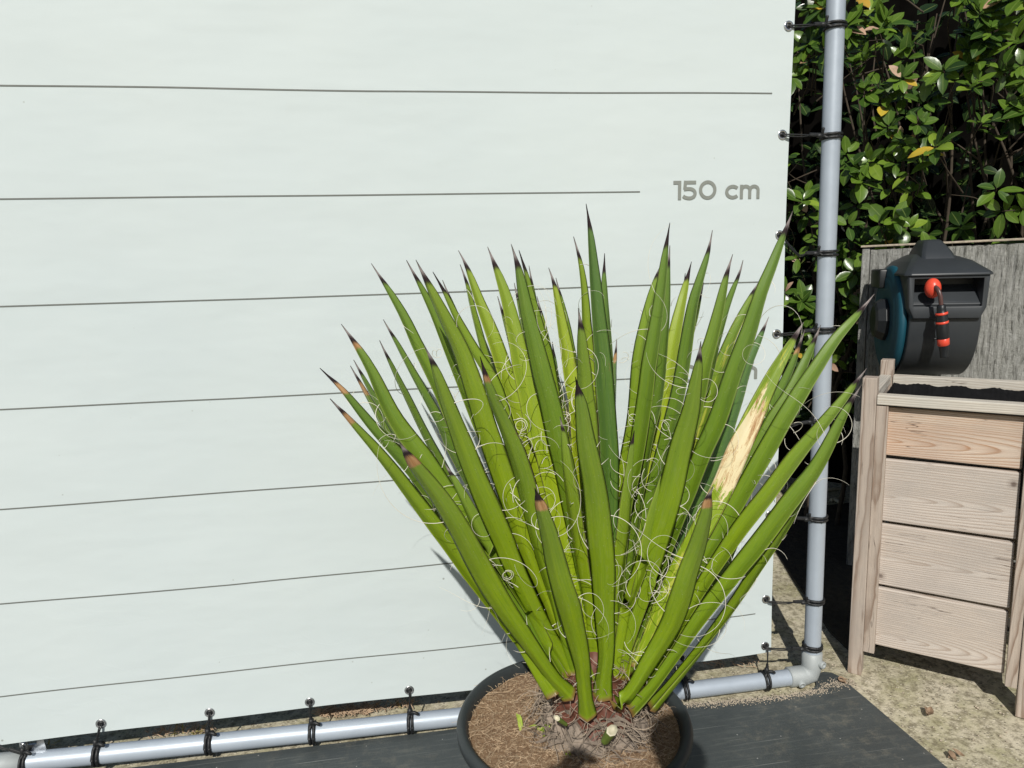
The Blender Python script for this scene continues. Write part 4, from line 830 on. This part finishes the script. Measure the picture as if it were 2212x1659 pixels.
V, F = [], []; tube_vf(V, F, [Vector((fx0+.03, fy0+.02, .066)), Vector((fx1-.03, fy0+.02, .066))], .006, 12); rpart('guide_roller', V, F, MREEL)
# roof: stepped, chamfered
V, F = [], []
lev = [((-.002, .366, -.245, .165), .163), ((.0, .364, -.243, .165), .172), ((.050, .315, -.150, .15), .212), ((.095, .27, -.06, .12), .232), ((.11, .255, -.04, .11), .237)]
for (x0, x1, y0, y1), z in lev:
    c = .022; V += [Vector(v) for v in ((x0+c, y0, z), (x1-c, y0, z), (x1, y0+c, z), (x1, y1-c, z), (x1-c, y1, z), (x0+c, y1, z), (x0, y1-c, z), (x0, y0+c, z))]
for j in range(len(lev)-1):
    for k in range(8): F.append((j*8+k, j*8+(k+1) % 8, (j+1)*8+(k+1) % 8, (j+1)*8+k))
F.append(tuple(reversed(range(8)))); F.append(tuple((len(lev)-1)*8+k for k in range(8)))
bevelled('lid', V, F, MREEL, .004, 2, ang=12)
V, F = [], []
lev = [((.105, .262, -.12, .11), .215), ((.118, .248, -.085, .10), .246), ((.142, .224, -.035, .09), .282), ((.150, .216, -.02, .08), .288)]
for (x0, x1, y0, y1), z in lev:
    c = .014; V += [Vector(v) for v in ((x0+c, y0, z), (x1-c, y0, z), (x1, y0+c, z), (x1, y1-c, z), (x1-c, y1, z), (x0+c, y1, z), (x0, y1-c, z), (x0, y0+c, z))]
for j in range(len(lev)-1):
    for k in range(8): F.append((j*8+k, j*8+(k+1) % 8, (j+1)*8+(k+1) % 8, (j+1)*8+k))
F.append(tuple(reversed(range(8)))); F.append(tuple((len(lev)-1)*8+k for k in range(8)))
bevelled('handle', V, F, MREEL, .004, 2, ang=12)
# side disc and hub
V, F = [], []; ax = Vector((-1, 0, 0)); lathe_vf(V, F, [(.0001, .0), (.060, .0), (.064, .006), (.150, .010), (.160, .004), (.182, .004), (.196, -.004), (.199, -.018), (.196, -.03), (.17, -.035)], Vector((0, 0, 0)), ax, 72); dsc = rpart('side_disc', V, F, MTEAL, smooth=True)
V, F = [], []; lathe_vf(V, F, [(.0001, .062), (.050, .062), (.066, .054), (.080, .022), (.080, .002), (.080, 0)], Vector((0, -.0, 0)), ax, 10); rpart('hub', V, F, MREELD, dsc)
V, F = [], []; prism(V, F, [(.02, .115), (.02, .185), (.17, .185), (.17, .115)], -.035, .03); bevelled('pivot_arm', V, F, MREELD, .008, 2)
V, F = [], []; prism(V, F, [(.16, -.17), (.16, .19), (.22, .19), (.22, -.17)], .10, .27); bevelled('wall_bracket', V, F, MREELD, .006, 2)
V, F = [], []; prism(V, F, [(-.178, -.078), (-.178, -.070), (-.19, -.070), (-.19, -.078)], .125, .20); rpart('rib', V, F, MREEL)
# hose end: ball stop, hose, nozzle
V, F = [], []; bc = Vector((.112, fy0-.012, .122)); lathe_vf(V, F, [(.034*math.sin(R_(a)), -.030*math.cos(R_(a))) for a in [1]+list(range(12, 180, 12))+[179]], bc, Vector((0, -1, 0)), 28); rpart('ball_stop', V, F, MRED2, smooth=True)
n0 = bc+Vector((.020, -.050, -.055)); nd = Vector((.17, .03, -1)).normalized()
V, F = [], []; tube_vf(V, F, catmull([bc+Vector((0, -.02, .004)), bc+Vector((.006, -.040, -.004)), bc+Vector((.014, -.050, -.025)), n0, n0+nd*.01], 16), .0092, 14); rpart('hose', V, F, MHOSE, smooth=True)
nz = None
V, F = [], []; lathe_vf(V, F, [(a_*1.35, b_*1.08) for a_, b_ in [(.009, -.002), (.0125, 0), (.0135, .012), (.0135, .020), (.0165, .024)]], n0, nd, 20); nz = rpart('nozzle', V, F, MREELD, smooth=True)
V, F = [], []; lathe_vf(V, F, [(a_*1.35, b_*1.08) for a_, b_ in [(.0162, .022), (.0185, .024), (.0185, .029), (.0165, .030)]], n0, nd, 20); lathe_vf(V, F, [(a_*1.35, b_*1.08) for a_, b_ in [(.0165, .050), (.0188, .051), (.0188, .057), (.0165, .058)]], n0, nd, 20); rpart('collar', V, F, MRED2, nz, True)
V, F = [], []; lathe_vf(V, F, [(a_*1.35, b_*1.08) for a_, b_ in [(.0165, .0285), (.0172, .032), (.0172, .052), (.0175, .056), (.0185, .062), (.0180, .098), (.0165, .106)]], n0, nd, 20); rpart('grip', V, F, MREELD, nz, True)
V, F = [], []; lathe_vf(V, F, [(a_*1.35, b_*1.08) for a_, b_ in [(.016, .104), (.0178, .106), (.0178, .124), (.0150, .127)]], n0, nd, 20); rpart('collar', V, F, MRED2, nz, True)
V, F = [], []; lathe_vf(V, F, [(a_*1.35, b_*1.08) for a_, b_ in [(.0148, .125), (.0140, .13), (.0115, .160), (.0118, .163), (.006, .163)]], n0, nd, 20); rpart('tip', V, F, MREELD, nz, True)
V, F = [], []; tube_vf(V, F, [n0+nd*.115+Vector((-.034, .006, 0)), n0+nd*.115+Vector((.024, .004, .002))], [.0035, .002], 8); rpart('lever', V, F, MREELD, nz, True)

# ------------------------------------------------------------------ hedge
HB = A + NI*1.13; hedge = empty('laurel_hedge', Vector((HB.x, HB.y, 0)), rzp); tag(hedge, 'dense glossy cherry laurel hedge with a few yellow and dead leaves behind the wall', 'hedge')
hr = random.Random(5); V, F, ti, ac = [], [], [], []
LP = [(0, .04), (.12, .26), (.34, .47), (.58, .5), (.80, .35), (.93, .15), (1, .01)]
def laurel(p, d, nrm, L, tint, curl):
    d = d.normalized(); s = d.cross(nrm)
    if s.length < .05: s = d.cross(Vector((.3, .5, .8)))
    s.normalize(); nrm = s.cross(d).normalized(); b = len(V); q = p.copy(); W = L*hr.uniform(.44, .62); fold = hr.uniform(.1, .35); wav = hr.uniform(-.1, .1)
    for i, (t, w_) in enumerate(LP):
        pp = p + d*(L*t) - nrm*(curl*L*t*t); ww = W*w_
        V.extend([pp-s*ww+nrm*(ww*fold+wav*ww), pp, pp+s*ww+nrm*(ww*fold-wav*ww)]); ti.extend([tint]*3); ac.extend([-1, 0, 1])
    for i in range(len(LP)-1): a = b+3*i; F.append((a, a+3, a+4, a+1)); F.append((a+1, a+4, a+5, a+2))
TV, TF = [], []
def depthf(x, z):   # front of the foliage, in hedge axes (negative y is forward); waves and hollows
    f = .10*noise.noise(Vector((x*2.3, z*2.3, 2)))+.07*noise.noise(Vector((x*6, z*6, 7)))
    return f-(.10 if x < .05 else 0)-(.16 if z > 1.40 else 0)*.8
def whorl(c, dirn, n, L, tint0):
    dirn = dirn.normalized(); x, y = frame(dirn); a0 = hr.random()*6.28
    for k in range(n):
        a = a0+k*2.4; lift = hr.uniform(.15, .9); d = (x*math.cos(a)+y*math.sin(a)+dirn*lift); tint = min(.93, max(0, hr.gauss(tint0, .16)))
        rr = hr.random()
        if rr < .022: tint = hr.uniform(.945, .962)
        elif rr < .040: tint = hr.uniform(.972, 1)
        laurel(c-dirn*.02*k/n+d*.008, d, dirn+Vector((0, 0, .5)), L*hr.uniform(.65, 1.1), tint, hr.uniform(.0, .35))
for k in range(1850):
    x = hr.uniform(-1.3, 1.6); z = hr.uniform(.62, 2.45)
    if x > .0 and z < 1.32: continue
    if z < .95 and hr.random() < .5: continue
    if x < .12 and hr.random() < .45: continue
    if noise.noise(Vector((x*3.4, z*3.4, 11))) < -.03 and hr.random() < .95: continue
    y = depthf(x, z)+abs(hr.gauss(0, .07))
    d = Vector((hr.gauss(0, .5), -1, hr.gauss(.45, .45))); c = Vector((x, y, z)); whorl(c, d, hr.randint(3, 8), hr.uniform(.058, .094), .49+.12*noise.noise(Vector((x*4, z*4, 1))))
    if hr.random() < .6: tube_vf(TV, TF, catmull([c, c-d.normalized()*.08+Vector((0, 0, -.02)), c+Vector((hr.gauss(0, .05), .25, -.16))], 6), [.002, .0022, .0025, .003, .0035, .004], 5, cap=False)
for k in range(2300):     # inner leaves, tinted darker to paint the shade inside the hedge
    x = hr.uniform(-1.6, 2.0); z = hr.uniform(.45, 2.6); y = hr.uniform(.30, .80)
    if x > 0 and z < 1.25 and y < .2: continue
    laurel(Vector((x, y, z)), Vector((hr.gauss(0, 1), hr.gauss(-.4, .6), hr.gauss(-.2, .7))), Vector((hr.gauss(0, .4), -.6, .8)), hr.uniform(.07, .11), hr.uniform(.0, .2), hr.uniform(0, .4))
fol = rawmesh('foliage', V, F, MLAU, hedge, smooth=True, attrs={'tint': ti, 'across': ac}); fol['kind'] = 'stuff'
for k in range(46):
    x = hr.uniform(-1.4, 1.8); y = hr.uniform(.15, .6); pts = [Vector((x, y, -.01))]
    for j in range(7): pts.append(pts[-1]+Vector((hr.gauss(0, .06), hr.gauss(0, .03), .34)))
    tube_vf(TV, TF, catmull(pts, 24), [.012-.0004*i for i in range(24)], 7, cap=False)
for k in range(60):
    x = hr.uniform(-1.0, 1.4); z = hr.uniform(.6, 2.3); p = Vector((x, hr.uniform(0, .25), z)); d = Vector((hr.gauss(0, 1), hr.gauss(-.2, .3), hr.gauss(.3, .8))).normalized()
    tube_vf(TV, TF, catmull([p, p+d*.12+Vector((0, 0, .01)), p+d*.26+Vector((hr.gauss(0, .02), 0, hr.gauss(0, .03)))], 8), [.004-.0004*i for i in range(8)], 6, cap=False)
rawmesh('branches', TV, TF, MTWIG, hedge)
# added fence blocks the sky; near black so the hedge gaps look shaded
MBF = mat_plain('hedge_shade_boards', (.005, .0045, .004), 1.0, .35, 12, .4, spec=0.0)
fn = empty('added_backing_fence', Vector((HB.x, HB.y, 0))+NI*.95, rzp); tag(fn, 'added near-black board fence keeping the gaps in the laurel hedge dark', 'fence')
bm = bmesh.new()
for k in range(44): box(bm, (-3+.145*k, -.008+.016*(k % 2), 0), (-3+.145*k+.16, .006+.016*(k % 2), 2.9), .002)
obj('added_shade_boards', bm, MBF, fn)
bm = bmesh.new()
for z in (.4, 1.35, 2.3): box(bm, (-3, .024, z), (3.38, .06, z+.07))
obj('added_shade_rails', bm, MBF, fn)

# ------------------------------------------------------------------ litter
V, F = [], []
def curlleaf(V, F, p, L, a, r_):
    b = len(V); d = Vector((math.cos(a), math.sin(a), 0)); s = Vector((-d.y, d.x, 0))
    for i in range(6):
        t = i/5; w_ = L*.28*math.sin(math.pi*min(.97, t+.05)); z = .004+L*.18*math.sin(t*3+r_)**2
        for k in (-1, 0, 1): V.append(p+d*(L*(t-.5))+s*(w_*k*.8)+Vector((0, 0, z+abs(k)*w_*.5)))
    for i in range(5): q = b+3*i; F.append((q, q+1, q+4, q+3)); F.append((q+1, q+2, q+5, q+4))
for (x, y, L, lab) in ((2008, 1545, .045, 'crumpled dark dead leaf on the concrete right of the mat'), (1335*1.0+485, 1480, .03, 'small dead leaf at the edge of the black mat'), (2060, 1640, .035, 'dry leaf scrap at the right edge of the mat near the picture bottom')):
    V, F = [], []; p = at(x, y, Z=.002)
    for k in range(3): curlleaf(V, F, p+Vector((hr.gauss(0, .008), hr.gauss(0, .008), .003*k)), L, hr.random()*6, k)
    tag(rawmesh('dead_leaf', V, F, MDL, smooth=False), lab, 'dead leaf')
V, F = [], []
for (xa, xb, yy, n) in ((690, 800, 1545, 260), (790, 900, 1533, 70), (320, 470, 1588, 60), (1500, 1640, 1443, 30)):
    for k in range(n):
        px_ = hr.uniform(xa, xb); p = at(px_, yy-(px_-xa)*.06+hr.uniform(-3, 9), Z=.004); a = hr.random()*3.14; L = hr.uniform(.01, .04); d = Vector((math.cos(a)*L, math.sin(a)*L, hr.uniform(0, .6)*L)); z0 = hr.uniform(0, .016)
        tube_vf(V, F, [p+Vector((0, 0, z0)), p+d*.5+Vector((0, 0, z0+.002)), p+d+Vector((0, 0, z0))], hr.uniform(.0006, .0016), 4, cap=False)
tag(rawmesh('dry_needles', V, F, MNEED), 'reddish dry needles gathered under the banner edge behind the rail', 'needles', kind='stuff')
V, F = [], []
for (x, y, n) in ((425, 1583, 7), (383, 1583, 5), (870, 1532, 4), (115, 1608, 4)):
    p = at(x, y, Z=.002)
    for k in range(n): blade(V, F, p+Vector((hr.gauss(0, .008), hr.gauss(0, .008), 0)), Vector((hr.gauss(0, .6), hr.gauss(0, .6), .7)), hr.uniform(.02, .035), .006, .6)
MWD = mat_plain('dry_weed', (.32, .28, .10), .7, .4, 40, .1)
tag(rawmesh('weeds', V, F, MWD), 'small half-dried weeds in the gap behind the ground rail', 'weeds', kind='stuff')
V, F = [], []
for k in range(900):    # gravel crumbs on the concrete
    u_, v_ = hr.random(), hr.random(); x = .25+u_*1.0; y = -.9+v_*2.6
    if hr.random() < .35: x = -2.3+hr.random()*2.6; y = hr.uniform(.02, .14)
    r = hr.uniform(.0012, .0045); b = len(V); p = Vector((x, y, .001))
    for dx, dy, dz in ((1, 0, 0), (0, 1, 0), (-1, 0, 0), (0, -1, 0), (0, 0, .8), (0, 0, -.8)): V.append(p+Vector((dx, dy, dz))*r*hr.uniform(.6, 1.5))
    for q in ((0, 1, 4), (1, 2, 4), (2, 3, 4), (3, 0, 4), (1, 0, 5), (2, 1, 5), (3, 2, 5), (0, 3, 5)): F.append(tuple(b+i for i in q))
tag(rawmesh('gravel_crumbs', V, F, MSAND, smooth=False), 'loose gravel crumbs scattered on the mossy concrete', 'gravel', kind='stuff')
st0 = None
for (a, b_, ang, L, lab) in ((1796, 1057, .25, .10, 'pale wood offcut lying uppermost beside the foot of the wall'), (1806, 1077, .75, .085, 'pale wood offcut lying slantwise below the other one'), (1811, 1083, 2.3, .07, 'short pale wood offcut pointing to the wall')):
    V, F = [], []; p = at(a, b_, Z=.012); d = (rt*math.cos(ang)+Vector((NI.x, NI.y, 0))*math.sin(ang)*1.2); d.z = 0; d.normalize()
    tube_vf(V, F, [p-d*L/2, p-d*L*.48, p+d*L*.48, p+d*L/2], [.007, .0095, .0095, .007], 8); tag(rawmesh('wood_offcut', V, F, MCUT, smooth=True), lab, 'wood offcut', 'pale wood offcuts on the ground beside the wall')

# ------------------------------------------------------------------ the photographer (behind the camera; only the shadow falls into view)
def skin(name, pts, edges, mat, sub=2, root=0):
    me = bpy.data.meshes.new(name); me.from_pydata([p[0] for p in pts], edges, []); o = bpy.data.objects.new(name, me); COL.objects.link(o)
    me.materials.append(mat); md = o.modifiers.new('skin', 'SKIN'); me.skin_vertices
    for i, (_, r) in enumerate(pts):
        sv = me.skin_vertices[0].data[i]; sv.radius = (r, r) if not isinstance(r, tuple) else r; sv.use_root = (i == root)
    md.use_smooth_shade = True; s = o.modifiers.new('sub', 'SUBSURF'); s.levels = sub; s.render_levels = sub; return o
C = CAM; hx, hy = C.x+.115, C.y-.215
def pp(x, y, z): return (hx+x, hy+y, z)
body = [(pp(0, -.10, .90), .15), (pp(0, -.08, 1.05), .14), (pp(0, -.07, 1.22), .155), (pp(0, -.05, 1.36), .12), (pp(0, -.02, 1.43), .055), (pp(0, .005, 1.50), .055),
        (pp(-.09, -.10, .84), .095), (pp(-.11, -.07, .48), .062), (pp(-.12, -.12, .10), .042), (pp(-.12, -.02, .04), .036), (pp(-.125, .06, .035), .03),
        (pp(.09, -.10, .84), .095), (pp(.11, -.07, .48), .062), (pp(.12, -.12, .10), .042), (pp(.12, -.02, .04), .036), (pp(.125, .06, .035), .03),
        (pp(-.17, -.05, 1.36), .058), (pp(-.25, -.02, 1.14), .043), (pp(-.25, .12, 1.31), .036), (pp(-.215, .185, 1.365), .030),
        (pp(.17, -.05, 1.36), .058), (pp(.20, -.01, 1.14), .043), (pp(.04, .15, 1.20), .033), (pp(-.01, .175, 1.235), .027),
        (pp(0, .015, 1.60), .088), (pp(0, .01, 1.655), .085)]
ed = [(0, 1), (1, 2), (2, 3), (3, 4), (4, 5), (0, 6), (6, 7), (7, 8), (8, 9), (9, 10), (0, 11), (11, 12), (12, 13), (13, 14), (14, 15), (3, 16), (16, 17), (17, 18), (18, 19), (3, 20), (20, 21), (21, 22), (22, 23), (5, 24), (24, 25)]
per = skin('person', body, ed, MSKIN); tag(per, 'person in navy shirt and jeans standing behind the camera holding up a phone', 'person')
sh = skin('shirt', [(body[i][0], body[i][1]+.012) for i in (0, 1, 2, 3, 16, 17, 20, 21)], [(0, 1), (1, 2), (2, 3), (3, 4), (4, 5), (3, 6), (6, 7)], MSHIRT); sh.parent = per
tr_ = skin('trousers', [(body[i][0], body[i][1]+.010) for i in (0, 6, 7, 8, 11, 12, 13)], [(0, 1), (1, 2), (2, 3), (0, 4), (4, 5), (5, 6)], MJEAN); tr_.parent = per
hai = skin('hair', [(pp(0, -.035, 1.58), .088), (pp(0, -.02, 1.65), .102), (pp(0, .0, 1.68), .088)], [(0, 1), (1, 2)], MHAIR); hai.parent = per
fh = []
def finger(pts, r): fh.append((pts, r))
hl, hrr = Vector(pp(-.215, .185, 1.365)), Vector(pp(-.01, .175, 1.235))
V, F = [], []
for (h0, sx, zt) in ((hl, 1, 1), (hrr, -1, .55)):
    tube_vf(V, F, catmull([h0, h0+Vector((0, .005, .03*zt)), h0+Vector((.01*sx, .004, .06*zt))], 6), [.026, .034, .036, .036, .032, .022], 10)
    for k in range(4):
        b0 = h0+Vector((.008*sx*k, .006-.004*k, .055*zt)); tube_vf(V, F, catmull([b0, b0+Vector((.022*sx, .010, .034-.003*k)), b0+Vector((.050*sx, -.002, .046-.006*k))], 8), [.009]*6+[.008, .006], 8)
    tube_vf(V, F, catmull([h0+Vector((.01*sx, -.01, .02)), h0+Vector((.035*sx, -.02, .03)), h0+Vector((.06*sx, -.012, .035))], 8), [.011]*6+[.009, .007], 8)
rawmesh('hands', V, F, MSKIN, per)
V, F = [], []; bm = bmesh.new(); box(bm, (C.x-.135, C.y-.022, C.z-.016), (C.x+.025, C.y-.013, C.z+.064), .003); ph = obj('phone', bm, MREELD); tag(ph, 'black phone held sideways by the person behind the camera', 'phone')
